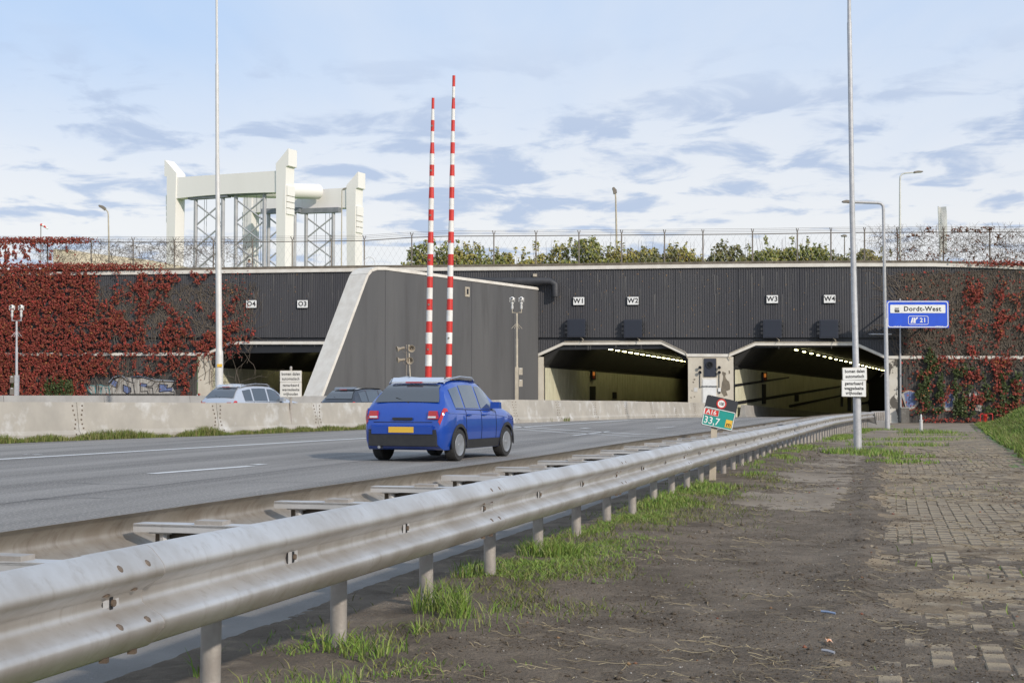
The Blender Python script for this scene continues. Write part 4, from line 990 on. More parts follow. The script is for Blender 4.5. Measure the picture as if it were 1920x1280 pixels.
# ------------------------------------------------------------------ red and white booms
def boom(x0, x1, y0, y1, d, n, r0, r1, steps, label, lamps, topred=True):
    t = thing('barrier_boom', label, 'barrier boom', P(x0, 790, d), 'raised barrier booms')
    k = d/FPX; prev = None
    for i in range(n):
        f0 = i/n; f1 = (i+1)/n
        p0 = P(x0+(x1-x0)*f0, y0+(y1-y0)*f0, d); p1 = P(x0+(x1-x0)*f1, y0+(y1-y0)*f1, d)
        def rad(f):
            r = r0
            for (sf, sr) in steps:
                if f >= sf: r = sr
            return r*k/2
        red = ((n-1-i) % 2 == 0)
        b = MB(); b.tube([p0, p1], [rad(f0+.001), rad(f1-.001)], 12); b.build('boom_stripe', M_red if red else M_boomw, t, smooth=True)
    for f in lamps:
        p0 = P(x0+(x1-x0)*f-1.2, y0+(y1-y0)*f, d-.12); b = MB(); b.lathe(p0, (0, -1, 0), [(0, 1.5*k), (2*k, 1.9*k), (2*k, 0)], 10); b.build('boom_lamp', M_taupe, t)
    # machine housing below, mostly behind the car
    g = P(x0, 745, d); b = MB(); h = 1.05
    b.box((g.x, g.y+.1, h/2-.05), (.55, .5, h)); hs = b.build('housing', M_dirtw, t)
    b = MB(); b.box((g.x, g.y+.1, h+.0), (.62, .57, .08)); b.build('housing_lid', M_tan, hs)
    b = MB(); zt_ = P(x0, y0, d).z; b.tube([(g.x-.02, g.y, .7), P(x0, y0, d)], 5.6*k, 10); b.build('boom_foot', M_boomw, t)
boom(803, 812, 707, 184, 66, 25, 12.4, 6, [(0, 12.6), (.19, 11.2), (.50, 10.2), (.66, 9), (.835, 7), (.95, 5.4)], 'red and white raised barrier boom, the shorter one nearer the bridge', (.10, .26, .42, .58, .74, .90))
boom(841, 851, 707, 142, 63, 27, 11.4, 5.6, [(0, 11.6), (.25, 11), (.50, 9.6), (.68, 8.4), (.79, 7), (.91, 5.6)], 'red and white raised barrier boom, the taller one nearer the tunnels', (.13, .45, .925))

# ------------------------------------------------------------------ bollard, red guard, cabinet by the pillar
gp = onG(1727.5, 811.5); d = gp.y; k = d/FPX
t = thing('bollard', 'short pale steel bollard with pointed top standing in the grass tuft', 'bollard', gp)
b = MB(); b.lathe(gp, (0, 0, 1), [(-.1, 2.9*k), (23*k, 2.8*k), (23*k, 3.2*k), (24.2*k, 3.2*k), (24.2*k, 1.8*k), (33*k, 1.5*k), (35*k, .8*k), (35.5*k, 0)], 14); b.build('body', M_polew, t, smooth=True)
b = MB(); b.box(gp+Vector((-2.9*k, 0, 23.6*k)), (1.2*k, .06, 1.6*k)); b.box(gp+Vector((3.1*k, 0, 23.6*k)), (1.2*k, .06, 1.6*k)); b.build('lug', M_pole, t)
d = 84; k = d/FPX; t = thing('hydrant_guard', 'bright red tube guard around a red hydrant by the grassy bank', 'hydrant guard', P(1850, 798, d))
b = MB(); zg = Gz(P(1850, 798, d).x, d)
def q(x, y, o=0): return P(x, y, d+o)
for o in (0, .8):
    g0 = q(1838.5, 800, o); g1 = q(1861, 800, o)
    b.tube([Vector((g0.x, g0.y, zg-.1)), q(1838.3, 778, o), q(1839.5, 775.8, o), q(1843, 775.2, o), q(1857, 775.2, o), q(1860.3, 775.8, o), q(1861.2, 778, o), Vector((g1.x, g1.y, zg-.1))], .9*k, 8)
b.tube([q(1839, 775.6), q(1839, 775.6, .8)], .8*k, 6); b.tube([q(1861, 775.6), q(1861, 775.6, .8)], .8*k, 6); b.build('guard_tube', M_red, t, smooth=True)
b = MB(); p = q(1847.5, 788, .4); b.lathe(Vector((p.x, p.y, zg-.1)), (0, 0, 1), [(0, 3.4*k), (20*k, 3.4*k), (21*k, 3.9*k), (23*k, 3.9*k), (24*k, 1.5*k)], 12); b.build('hydrant', M_red, t, smooth=True)
t = thing('stone_cabinet', 'weathered grey concrete cabinet against the wall right of the peeling pillar', 'cabinet', FP(1695, 793, .5))
fbox(1687.5, 1703, 764, 795, .62, .5, 'body', mat('old_concrete', (.17, .16, .14), (.11, .10, .085), 2, .9, bump=.4, c3=(.24, .23, .21), s3=4), t)
fbox(1687, 1703.5, 763, 765, .66, .58, 'lid', M_concrete2, t)

# ------------------------------------------------------------------ bridge far behind
br = thing('lift_bridge', 'cream lift bridge towers joined by beams beyond the embankment', 'bridge', P(500, 500, 350))
d1 = P(533, 500, 344); TM = Vector((-55.0, 344, 0)); TL = Vector((-84.6, 355.5, 0)); TR = Vector((-41.2, 372, 0)); TB = TL+TR-TM
f1 = (TM-TL).normalized(); f2 = (TR-TM).normalized()
def tower(c, out, zt, back):
    """out = unit vector to the outer side in the frame plane, back = unit vector to the rear"""
    k = .1295
    def pt(u, z, w): return c+out*(u*k*.66)+back*(w*.74)+Vector((0, 0, z))
    Z = lambda y: zt-(y-279)*k
    prof = [(-19, Z(306)), (20, Z(279.5)), (22, Z(279)), (22, Z(311)), (14, Z(312)), (13, Z(348)), (13, Z(404)), (10, -2), (-9, -2), (-18, Z(345))]
    b = MB(); b.prism([pt(u, z, -2.4) for u, z in prof], back*(4.8*.74)); tw = b.build('tower', M_cream, br)
    for (ya, yb, uo) in ((348, 366, 18), (368, 377.5, 17.6), (379.5, 389, 17.2), (391, 401, 16.8)):
        b = MB(); b.prism([pt(12, Z(ya), -2.1), pt(uo, Z(ya), -2.1), pt(uo-.3, Z(yb), -2.1), pt(12, Z(yb), -2.1)], back*(4.2*.74)); b.build('fin', M_cream, tw)
    return tw
zt = CZ+466/FPX*344
tower(TM, f1, zt, f2); tower(TL, -f1, zt-.6, f2); tower(TR, f1, zt-1.2, f2); tower(TB, -f1, zt-1.2, f2)
k = .1295
for a, c in ((TL, TM), (TB, TR)):
    b = MB(); zb = zt-(319-279)*k; n = 8
    for i in range(n):
        g0 = i/n; g1 = (i+1)/n; s0 = 1-(2*g0-1)**2; s1 = 1-(2*g1-1)**2
        p0 = a.lerp(c, .03+.94*g0)-f2*1.5; p1 = a.lerp(c, .03+.94*g1)-f2*1.5
        b.prism([p0+Vector((0, 0, zb-5.3+s0*.35)), p1+Vector((0, 0, zb-5.3+s1*.35)), p1+Vector((0, 0, zb)), p0+Vector((0, 0, zb))], f2*3.0)
    b.build('cross_beam', M_cream, br)
m0 = TL.lerp(TM, .52); m1 = TB.lerp(TR, .70)
zc_ = CZ+(745-357)/FPX*360
for off in (0,):
    b = MB(); b.tube([m0+f2*.5+Vector((0, 0, 52.6)), m1-f2*2.6+Vector((0, 0, 55.4))], 2.0, 20); b.build('cross_tube', M_cream, br, smooth=True)
def lattice(pa, pb, zt_):
    b = MB(); z0 = 2
    for p in (pa, pb): b.tube([p+Vector((0, 0, z0)), p+Vector((0, 0, zt_))], .52, 6)
    b.build('guide_column', M_bsteel, br)
    b = MB(); nb = 7; z = zt_-1; hs = 5.6; wv = pb-pa
    while z > 6:
        b.tube([pa+Vector((0, 0, z)), pb+Vector((0, 0, z-hs))], .22, 5); b.tube([pb+Vector((0, 0, z)), pa+Vector((0, 0, z-hs))], .22, 5); z -= hs
    b.build('cross_bracing', M_bsteel, br)
    b = MB(); wdir = (pb-pa).normalized(); b.box((pa+pb)/2+Vector((0, 0, zt_+.6)), ((pb-pa).length+3.6, 1.6, 1.3), (wdir, f2, Vector((0, 0, 1)))); b.build('sheave_girder', M_bdark, br)
    b = MB()
    for g in (.18, .26, .6, .75): q_ = pa.lerp(pb, g)+f2*1.5; b.tube([q_+Vector((0, 0, z0)), q_+Vector((0, 0, zt_))], .06, 4)
    b.build('hoist_cable', M_bsteel, br)
ztb = zt-5.2-(319-279)*k-.4
for d_, xa, xb, zz in ((351, 366, 417, ztb), (347, 441.5, 495, ztb+.4), (374, 503, 552, ztb-.6), (372, 573.5, 624.5, ztb-.8)):
    pa = P(xa, 500, d_+2); pb = P(xb, 500, d_-1 if d_ < 360 else d_); pa.z = pb.z = 0; lattice(pa, pb, zz)
# pale building, windsock, flag, person, van on the embankment
t = thing('flat_building', 'low beige flat-roofed building behind the creeper-covered fence', 'building', P(190, 510, 150))
b = MB(); a = P(100, 466, 150); c = P(284, 488, 165)
b.prism([Vector((a.x, a.y, 8)), Vector((c.x, c.y, 8)), c, P(250, 484, 162), P(140, 471, 154), P(128, 467, 153), P(112, 468, 151), a], (3, 12, 0)); b.build('wall', M_beige, t)
b = MB(); b.prism([P(101, 491, 149.8), P(112, 491, 149.9), P(112, 508, 149.9), P(101, 508, 149.8)], (0, .3, 0)); b.build('door', M_taupe, t)
for x in (176, 230, 262): b = MB(); p = P(x, 500, 158); b.tube([Vector((p.x, p.y-4, 8)), Vector((p.x, p.y-4, P(x, 491, 154).z))], .08, 5); b.build('rail_post', M_taupe, t)
d = 135; t = thing('windsock', 'small red and white windsock on a thin pole above the left fence', 'windsock', P(76.5, 500, d))
b = MB(); b.tube([P(76.5, 505, d), P(76.5, 421, d)], .04, 6); b.build('pole', M_taupe, t)
pts = [(76, 421), (79, 422), (82.5, 424), (86, 426.8), (89.8, 429)]
for i in range(4):
    b = MB(); b.tube([P(*pts[i], d), P(*pts[i+1], d)], [.13-.018*i, .13-.018*(i+1)], 10); b.build('sock_band', M_red if i % 2 == 0 else M_boomw, t, smooth=True)
d = 130; t = thing('flag', 'pale grey banner flag on a white pole above the right-hand fence', 'flag', P(1761, 500, d))
b = MB(); b.tube([P(1763.5, 505, d), P(1759.5, 387, d)], .06, 8); b.build('pole', M_polew, t)
b = MB(); rows_ = 10; vs = []; 
for i in range(rows_+1):
    f = i/rows_
    for j in range(4):
        g = j/3; p = P(1760.5+15*g*(1-.25*abs(f-.5))+f*2.5, 388+f*88+g*1.0-1.5*g, d); vs.append((p.x, p.y+.12*math.sin(f*6+g*4), p.z))
b.add(vs, [(i*4+j, i*4+j+1, (i+1)*4+j+1, (i+1)*4+j) for i in range(rows_) for j in range(3)])
b.build('cloth', mat('flag_cloth', (.55, .55, .53), (.48, .48, .46), 1, .8), t, smooth=True)
text('NTAG', P(1769.5, 406, d-.25), .42, M_pole, t, (.05, 0, 1), (-1, 0, .05), ext=.002)
# chain-link fence on the wall top
def fencey(px): return float(np.interp(px, [-300, 0, 150, 450, 700, 800, 1000, 1400, 1600, 1900, 2200], [458, 451, 452, 452, 449, 441, 440, 437, 434, 433, 436]))
fence = thing('security_fence', 'tall wire fence with barbed wire along the top of the portal wall', 'fence', FP(960, 497, -.35))
PX = [-150, -70, 10, 89, 171, 249.5, 327, 400, 473.5, 548, 621, 683, 772, 847, 926, 1005, 1085.5, 1165.5, 1246, 1318, 1411, 1495, 1558, 1621, 1683, 1769, 1856, 1945, 2040]
for px in PX:
    a = FP(px, interp(COPE, px), -.45); c = FP(px, fencey(px)+1, -.45); b = MB()
    b.tube([a-Vector((0, 0, .2)), c], .055, 6)
    b.tube([c, c+Vector((-.10, -.12, .33))], .03, 4); b.tube([c, c+Vector((.10, .12, .33))], .03, 4); b.build('fence_post', M_taupe, fence)
def wire(dy, r, name, off=-.45, x0=-150, x1=2040):
    b = MB(); pts = [FP(px, fencey(px)+dy, off) for px in PX]; b.tube(pts, r, 4); b.build(name, M_taupe, fence)
wire(2, .035, 'top_rail')
for i, dy in enumerate((-2, -5, -8)): wire(dy, .010, 'barbed_wire', -.40+.06*i)
# netting: thin wires
b = MB()
us_ = np.arange(UZ(-150, 470)[0], UZ(2040, 470)[0], .45)
for u in us_:
    w = W(u, 10); px, _ = proj(w.x, w.y, w.z); z1 = UZ(px, fencey(px)+2)[1]; z0 = UZ(px, interp(COPE, px))[1]
    for s in (-1, 1):
        b.tube([W(u, z0, -.45), W(u+s*(z1-z0)*.6, z1, -.45)], .005, 3, cap=False)
o = b.build('netting', M_pole, fence); o['kind'] = 'stuff'

# ------------------------------------------------------------------ leaves
def leafcloud(C, size, normal, name, mt, parent, jit=.9, **k):
    """small bent leaves: C (n,3) centres, size (n,)"""
    n = len(C); nr = np.tile(np.array(normal, float), (n, 1))+rng.normal(0, jit, (n, 3)); nr /= np.linalg.norm(nr, axis=1)[:, None]
    a = np.cross(nr, rng.normal(0, 1, (n, 3))); a /= np.linalg.norm(a, axis=1)[:, None]; b_ = np.cross(nr, a); s = size[:, None]
    V = np.stack([C-a*s*.55, C+b_*s*.38+nr*s*.1, C+a*s*.6, C-b_*s*.38+nr*s*.1], 1).reshape(-1, 3)
    F = (np.arange(n)[:, None]*4+np.arange(4)[None])
    return np_mesh(name, V, F, mt, parent, **k)
def facade_points(N, boxes, densf, off0, off1):
    """sample facade pixels by a density function"""
    x0, x1, y0, y1 = boxes; px = rng.uniform(x0, x1, N); py = rng.uniform(y0, y1, N); d_ = densf(px, py); keep = rng.uniform(0, 1, N) < d_
    px = px[keep]; py = py[keep]; off = rng.uniform(off0, off1, len(px))
    # intersection with the plane, vectorised
    u = (px-960)/FPX; v = (640-py)/FPX; r = np.stack([u, np.cos(TH)-v*np.sin(TH), np.sin(TH)+v*np.cos(TH)], 1)
    nn = np.array(FNn); p0 = np.array(F0)-np.array(CAMP); tt_ = ((p0@nn)+off)/(r@nn)
    return np.array(CAMP)+r*tt_[:, None]
def bx(px, py, x0, x1, y0, y1, e=12):
    return sms((px-x0)/e+.5)*sms((x1-px)/e+.5)*sms((py-y0)/e+.5)*sms((y1-py)/e+.5)
def densL(px, py):
    cl = fbm(px/22, py/22, 4, 41); c2 = fbm(px/60, py/50, 3, 55); vert = fbm(px/9, py/60, 3, 77)
    wall = py > np.interp(px, [0, 60, 150, 1000], [498, 500, 506, 506])
    full = bx(px, py, -400, 172, 380, 900, 50)
    d = full*1.0
    d = np.maximum(d, bx(px, py, 150, 215, 500, 900, 60)*sms((cl-.38)/.12))
    d = np.maximum(d, bx(px, py, 170, 345, 575, 664, 40)*sms((cl*.6+c2*.4-.38)/.10))
    d = np.maximum(d, bx(px, py, 170, 470, 505, 640, 30)*sms((cl*.5+c2*.5-.545)/.06)*.7)
    d = np.maximum(d, bx(px, py, 330, 445, 575, 664, 30)*sms((cl*.6+c2*.4-.40)/.10)*.9)
    d = np.maximum(d, bx(px, py, 260, 320, 510, 600, 30)*sms((cl-.45)/.12)*.8)
    d = np.maximum(d, bx(px, py, 395, 440, 540, 630, 20)*sms((cl-.44)/.12)*.8)
    d = np.maximum(d, bx(px, py, 172, 255, 668, 800, 16)*sms((vert-.53)/.1)*.6)
    d = np.maximum(d, bx(px, py, 255, 372, 668, 800, 14)*sms((vert*.6+cl*.4-.47)/.1)*.8*(1-.93*bx(px, py, 190, 332, 702, 800, 12)))
    d = np.maximum(d, bx(px, py, 400, 470, 505, 640, 10)*.03)
    gr = bx(px, py, 158, 255, 706, 760, 10); d = d*(1-.75*gr)
    gap = sms((fbm(px/5, py/6, 3, 95)-np.interp(px, [0, 150, 300], [.36, .40, .46]))/.10)*sms((fbm(px/28, py/26, 3, 97)+.30-np.interp(px, [0, 120, 260, 460], [.0, .14, .33, .38]))/.12)
    d = d*(.05+.95*gap)*(1-.97*bx(px, py, 160, 333, 704, 800, 9)*sms((px-150)/25))
    fenceN = bx(px, py, -400, 150, 449, 506, 14)*sms((fbm(px/5, py/7, 3, 91)*.6+fbm(px/16, py/16, 3, 92)*.4-np.interp(px, [-60, 40, 150], [.36, .46, .66]))/.08)*.8
    hedge = bx(px, py, -400, 210, 446, 456, 6)*sms((190-px)/60)*.9
    top = bx(px, py, -400, 330, 495, 512, 7)*sms((330-px)/180)
    return np.where(wall, d, np.maximum(np.maximum(fenceN, hedge), top))
cr = thing('creeper', 'deep red creeper covering the left part of the portal wall and its fence', 'creeper', FP(150, 740, .2))
C = facade_points(260000, (-160, 490, 444, 790), densL, .03, .42)
leafcloud(C, rng.uniform(.08, .175, len(C)), (FNn.x, FNn.y, .35), 'leaves', M_leafr, cr, .55, kind='stuff')
gC = facade_points(6000, (20, 160, 690, 760), lambda px, py: bx(px, py, 85, 135, 715, 770, 25)*.45+bx(px, py, 0, 25, 705, 740, 12)*.3, .40, .5)
leafcloud(gC, rng.uniform(.13, .22, len(gC)), (FNn.x, FNn.y, .3), 'green_leaves', M_leafg, cr, .6, kind='stuff')
def twigs(n, boxes, off, name, parent, r=.012, upb=.7, L=(1.0, 3.0), dens=None, z0=None):
    b = MB(); x0, x1, y0, y1 = boxes
    for _ in range(n):
        px = random.uniform(x0, x1); py = random.uniform(y0, y1)
        if dens is not None and random.random() > dens(px, py): continue
        u, z = UZ(px, py); ang = random.gauss(math.pi/2, upb); pts = [W(u, z, off+random.uniform(-.03, .05))]
        ln = random.uniform(*L); st = 6
        for i in range(st):
            ang += random.gauss(0, .32); u += math.cos(ang)*ln/st; z += math.sin(ang)*ln/st
            if z0 and z > z0: break
            pts.append(W(u, z, off+random.uniform(-.04, .06)))
        if len(pts) > 2: b.tube(pts, [r*(1-.6*i/len(pts)) for i in range(len(pts))], 3, cap=False)
    me = bpy.data.meshes.new(name); me.from_pydata(b.v, [], b.f); me.materials.append(M_twig); o = bpy.data.objects.new(name, me); link(o, parent); o['kind'] = 'stuff'; return o
twigs(900, (150, 480, 530, 735), .06, 'stems', cr, .022, .45, (1.5, 4.0), z0=9.9, dens=lambda x, y: 1 if y < 650 else .35)
twigs(1100, (60, 470, 455, 503), -.42, 'fence_stems', cr, .013, 1.2, (.6, 1.6), z0=13.4, dens=lambda x, y: 1-.5*max(0, (x-330)/140))
cr2 = thing('creeper', 'red creeper with bare brown stems on the wall right of the blue exit sign', 'creeper', FP(1830, 790, .2))
def densR(px, py):
    cl = fbm(px/18, py/22, 4, 141); vert = fbm(px/10, py/55, 3, 177)
    d = bx(px, py, 1812, 1890, 530, 800, 40)*sms((cl*.5+vert*.2+fbm(px/5,py/6,3,149)*.3-.475)/.08)*.7
    d = np.maximum(d, bx(px, py, 1870, 1960, 560, 800, 40)*sms((cl*.6+fbm(px/5,py/6,3,151)*.4-.50)/.08)*.6)
    d = np.maximum(d, bx(px, py, 1700, 1800, 600, 770, 40)*sms((cl-.60)/.1)*.45)
    d = np.maximum(d, bx(px, py, 1780, 1960, 489, 499, 5)*.6*sms((px-1770)/120))
    d = np.maximum(d, bx(px, py, 1690, 1960, 510, 780, 20)*.02)
    d = np.maximum(d, bx(px, py, 1728, 1850, 784, 792, 4)*.18)
    return d
C = facade_points(60000, (1690, 2000, 486, 796), densR, .03, .42)
leafcloud(C, rng.uniform(.09, .20, len(C)), (FNn.x, FNn.y, .35), 'leaves', M_leafr, cr2, .55, kind='stuff')
C = facade_points(14000, (1620, 2000, 425, 497), lambda px, py: np.clip((sms((fbm(px/16, py/12, 4, 191)-.50)/.12)*(.25+.6*sms((452-py)/12)))*sms((px-1660)/60), 0, 1)*.75, -.5, -.2)
leafcloud(C, rng.uniform(.09, .17, len(C)), (FNn.x, FNn.y, .3), 'fence_leaves', mat('dry_creeper_leaf', (.12, .06, .03), island=[(.10, .05, .03), (.16, .07, .035), (.07, .05, .03), (.18, .05, .03)], rough=.8), cr2, .6, kind='stuff')
twigs(1700, (1690, 1960, 510, 700), .06, 'stems', cr2, .022, .6, (1.2, 3.5), z0=10.2)
twigs(900, (1630, 1960, 440, 496), -.42, 'fence_stems', cr2, .013, 1.2, (.6, 1.6), z0=13.6)
def ivy(name, label, boxes, N, dens):
    t = thing(name, label, 'ivy', FP((boxes[0]+boxes[1])/2, boxes[3], .1))
    C = facade_points(N, boxes, dens, .08, .4); leafcloud(C, rng.uniform(.12, .20, len(C)), (FNn.x, FNn.y, .35), 'leaves', M_leafg, t, .6, kind='stuff')
ivy('ivy', 'dark green ivy hanging over the graffiti directly below the blue exit sign', (1700, 1785, 640, 790), 9000, lambda px, py: bx(px, py, 1718, 1768, np.interp(px, [1718, 1742, 1768], [720, 650, 690]), 772, 12)*sms((fbm(px/9, py/14, 3, 201)-.40)/.1)*.9)
ivy('ivy', 'dark green ivy between the graffiti and the thick red creeper', (1780, 1920, 680, 792), 9000, lambda px, py: np.maximum(bx(px, py, 1790, 1824, 685, 782, 12), bx(px, py, 1845, 1915, 700, 790, 14)*.7)*sms((fbm(px/9, py/14, 3, 211)-.42)/.1)*.8)

# ------------------------------------------------------------------ graffiti (flat paint on the lower wall)
M_gw = mat('graffiti_white', (.42, .40, .36), (.16, .14, .12), 3, .85, stretch=(3, 3, .4), mid=(.4, .7)); M_gb = mat('graffiti_blue', (.15, .20, .38), (.08, .09, .14), 3, .85, stretch=(3, 3, .4)); M_gk = mat('graffiti_black', (.02, .018, .02), rough=.9)
M_gt = mat('graffiti_teal', (.10, .35, .36), (.07, .1, .1), 4, .85); M_gr = mat('graffiti_orange', (.42, .09, .04), (.2, .06, .04), 4, .85)
def gpoly(t, pts, mt, off, name='paint_area'):
    b = MB(); b.prism([FP(x, y, off) for x, y in pts], FNn*.004); b.build(name, mt, t)
def gline(t, pts, w, mt, off, name='paint_line'):
    b = MB()
    for (x0, y0), (x1, y1) in zip(pts, pts[1:]):
        l = math.hypot(x1-x0, y1-y0) or 1; nx, ny = -(y1-y0)/l*w/2, (x1-x0)/l*w/2; ex, ey = (x1-x0)/l*w*.3, (y1-y0)/l*w*.3
        b.prism([FP(x0-ex+nx, y0-ey+ny, off), FP(x1+ex+nx, y1+ey+ny, off), FP(x1+ex-nx, y1+ey-ny, off), FP(x0-ex-nx, y0-ey-ny, off)], FNn*.004)
    b.build(name, mt, t)
t = thing('graffiti', 'white and black graffiti letters on the lower wall left of the left tunnel mouth', 'graffiti', FP(260, 740, 0))
gpoly(t, [(205, 738), (205, 722), (215, 712), (228, 706), (250, 708), (285, 710), (310, 712), (327, 716), (322, 724), (328, 732), (330, 738)], M_gw, -.02+.03)
gpoly(t, [(232, 722), (245, 727), (246, 734), (238, 737), (232, 733)], M_gb, .018); gpoly(t, [(264, 719), (276, 720), (274, 726), (264, 724)], M_gb, .018); gpoly(t, [(298, 720), (314, 722), (313, 727), (324, 727), (322, 734), (299, 735)], M_gb, .018); gpoly(t, [(213, 712), (221, 716), (219, 726), (208, 720)], M_gb, .018)
for pl_ in ([(206, 718), (212, 710), (228, 707), (238, 714), (250, 718), (247, 708), (270, 708), (291, 715), (285, 724), (272, 724)], [(264, 718), (276, 720), (274, 726), (286, 727), (287, 738)], [(231, 721), (231, 733), (238, 738), (246, 734), (245, 727), (231, 721)],
            [(264, 719), (264, 734), (276, 733), (278, 738)], [(291, 715), (327, 716), (321, 726), (313, 727), (314, 721), (298, 720), (299, 735), (314, 732), (330, 736)], [(207, 722), (219, 727), (221, 716), (214, 712)], [(250, 720), (253, 738)]): gline(t, pl_, 1.4, M_gk, .026)
for pl_ in ([(204, 716), (212, 707), (226, 703.5), (240, 710)], [(246, 706), (262, 705), (290, 711), (326, 714)]): gline(t, pl_, 1.5, mat('graffiti_grey', (.25, .28, .33), rough=.9), .03)
t = thing('graffiti', 'small turquoise and white graffiti tag beside the larger white letters', 'graffiti', FP(184, 740, 0))
gpoly(t, [(164, 728), (170, 722), (178, 722), (180, 738), (172, 738)], M_gw, .01); gpoly(t, [(182, 722), (203, 724), (205, 738), (181, 738)], M_gw, .01)
for pl_ in ([(163, 724), (165, 732), (172, 738)], [(170, 722), (178, 724), (179, 737)], [(182, 721), (192, 722), (189, 738)], [(194, 723), (204, 724), (206, 738)], [(186, 728), (190, 727), (188, 734)], [(198, 728), (200, 738)]): gline(t, pl_, 1.6, M_gt, .018)
for pl_ in ([(167, 726), (172, 732)], [(184, 724), (184, 737)], [(196, 726), (203, 728)]): gline(t, pl_, 1.0, M_gk, .022)
t = thing('graffiti', 'faded blue and white graffiti letters with orange outline near the peeling pillar', 'graffiti', FP(1715, 770, 0))
gpoly(t, [(1690, 739), (1697, 733), (1708, 731), (1719, 735), (1723, 746), (1722, 757), (1716, 764), (1706, 768), (1699, 765)], M_gw, .01)
gpoly(t, [(1695, 737), (1706, 733.5), (1716, 737), (1720, 748), (1716, 758), (1706, 764), (1700, 762)], M_gb, .016)
gline(t, [(1688, 739), (1694, 763)], 1.4, M_gr, .022); gline(t, [(1691, 733), (1704, 731), (1717, 734), (1720, 738)], 1.2, M_gr, .022); gline(t, [(1704, 769), (1713, 767), (1719, 763), (1724, 768), (1736, 770), (1739, 764)], 1.2, M_gr, .022)
gpoly(t, [(1770, 738), (1777, 734), (1788, 735), (1792, 744), (1790, 760), (1784, 769), (1774, 770), (1768, 768)], M_gw, .01); gpoly(t, [(1772, 738), (1785, 737), (1789, 748), (1785, 762), (1773, 764)], M_gb, .016); gpoly(t, [(1778, 746), (1783, 747), (1781, 756), (1777, 755)], M_gw, .022)
gline(t, [(1768, 769), (1778, 771), (1788, 768), (1792, 760)], 1.2, M_gr, .022)
t = thing('graffiti', 'washed out grey paint letters on the wall under the thick red creeper', 'graffiti', FP(1828, 770, 0))
for x0, x1, y0, y1 in ((1806, 1813, 738, 752), (1817, 1821, 735, 756), (1826, 1832, 733, 748), (1834, 1842, 735, 752), (1828, 1842, 758, 772)): gpoly(t, [(x0, y0), (x1, y0+2), (x1-1, y1), (x0+1, y1-3)], M_gw, .01)

# ------------------------------------------------------------------ bushes along the embankment
def bush(px, top, half, label, d):
    base = P(px, 500, d); k = d/FPX; z0 = 9.2; zt_ = P(px, top, d).z; H = zt_-z0; r = half*k
    t = thing('bush', label, 'bush', Vector((base.x, base.y, z0)), 'bushes on the embankment')
    half *= random.uniform(1.65, 1.95); r = half*k; n = int(5200*half/40)+900; cs = []; bm_ = random.choice((M_bush, M_bush, M_bush2, M_bush3)); thorn = random.random()
    for c in range(14):
        cx_ = random.uniform(-.8, .8); cs.append((cx_*r, random.uniform(-.7, .7), z0+H*random.uniform(.1, .78-.35*cx_*cx_), random.uniform(.22, .42)*r+.25, random.uniform(.18, .30)*H))
    pts = []
    for i in range(n):
        c = random.choice(cs); v = Vector((random.gauss(0, 1), random.gauss(0, 1), random.gauss(0, 1))).normalized()*random.uniform(.55, 1.05)**.6
        pts.append((base.x+c[0]+v.x*c[3], base.y+c[1]+v.y*c[3], min(c[2]+v.z*c[4], zt_+.1)))
    for i in range(n):
        pts.append((base.x+random.uniform(-1.35, 1.35)*r, base.y+random.uniform(-.7, .9), z0+H*random.uniform(.0, .52)*(.8+.4*math.sin(i))))
    for i in range(12):   # upright sprigs
        sx = random.uniform(-.8, .8)*r; h = z0+H*random.uniform(.75, 1.06)
        for j in range(16): pts.append((base.x+sx+random.gauss(0, .07), base.y+random.gauss(0, .1), h-random.uniform(0, .7)+.15))
    C = np.array(pts); leafcloud(C, rng.uniform(.14, .27, len(C)), (0, -.5, .5), 'foliage', bm_, t, .8, kind='stuff')
    b = MB()
    for i in range(14):
        sx = random.uniform(-1.0, 1.0)*r; h = z0+H*random.uniform(.7, 1.12); b.tube([(base.x+sx*.8, base.y, z0+H*.3), (base.x+sx+random.uniform(-.1, .1), base.y, h)], [.02, .008], 4, cap=False)
    b.build('twigs', M_bark, t, kind='stuff'); b = MB()
    for i in range(6):
        sx = random.uniform(-.5, .5)*r; b.tube([(base.x+sx*.3, base.y, z0-.6), (base.x+sx*.7, base.y, z0+H*.4), (base.x+sx, base.y+.1, z0+H*.85)], [.05, .035, .015], 5)
    b.build('stem', M_bark, t)
for px, top, half, lb in ((786, 462, 14, 'thin sparse bush sprig just left of the red and white booms'), (832, 458, 24, 'green bush directly behind the two raised booms'), (866, 463, 22, 'round green bush immediately right of the booms'), (905, 470, 26, 'low bush below the second fence panel right of the booms'),
                          (958, 474, 26, 'lowest dull bush in the row, right of the boom bushes'), (1038, 462, 24, 'brownish bush left of the tall bush near the short-headed lamp'), (1104, 450, 34, 'tall rounded bush left of the short-headed lamp'), (1182, 458, 30, 'bush just right of the short-headed lamp'),
                          (1238, 466, 28, 'low ragged bush between lamp and the hanging cable'), (1286, 461, 24, 'mid-height bush left of the hanging cable loop'), (1368, 460, 22, 'small domed bush standing between two gaps'), (1424, 470, 24, 'low green bush at the foot of the tallest bush'),
                          (1472, 452, 34, 'tallest bright bush over the gap between W3 and W4'), (1520, 457, 24, 'yellowing bush beside the tallest one'), (1592, 472, 28, 'low bush behind the tall grey pole'), (1640, 470, 24, 'last low bush at the right end, before the right-hand creeper')):
    bush(px, top-3, half, lb, random.uniform(108.5, 112))
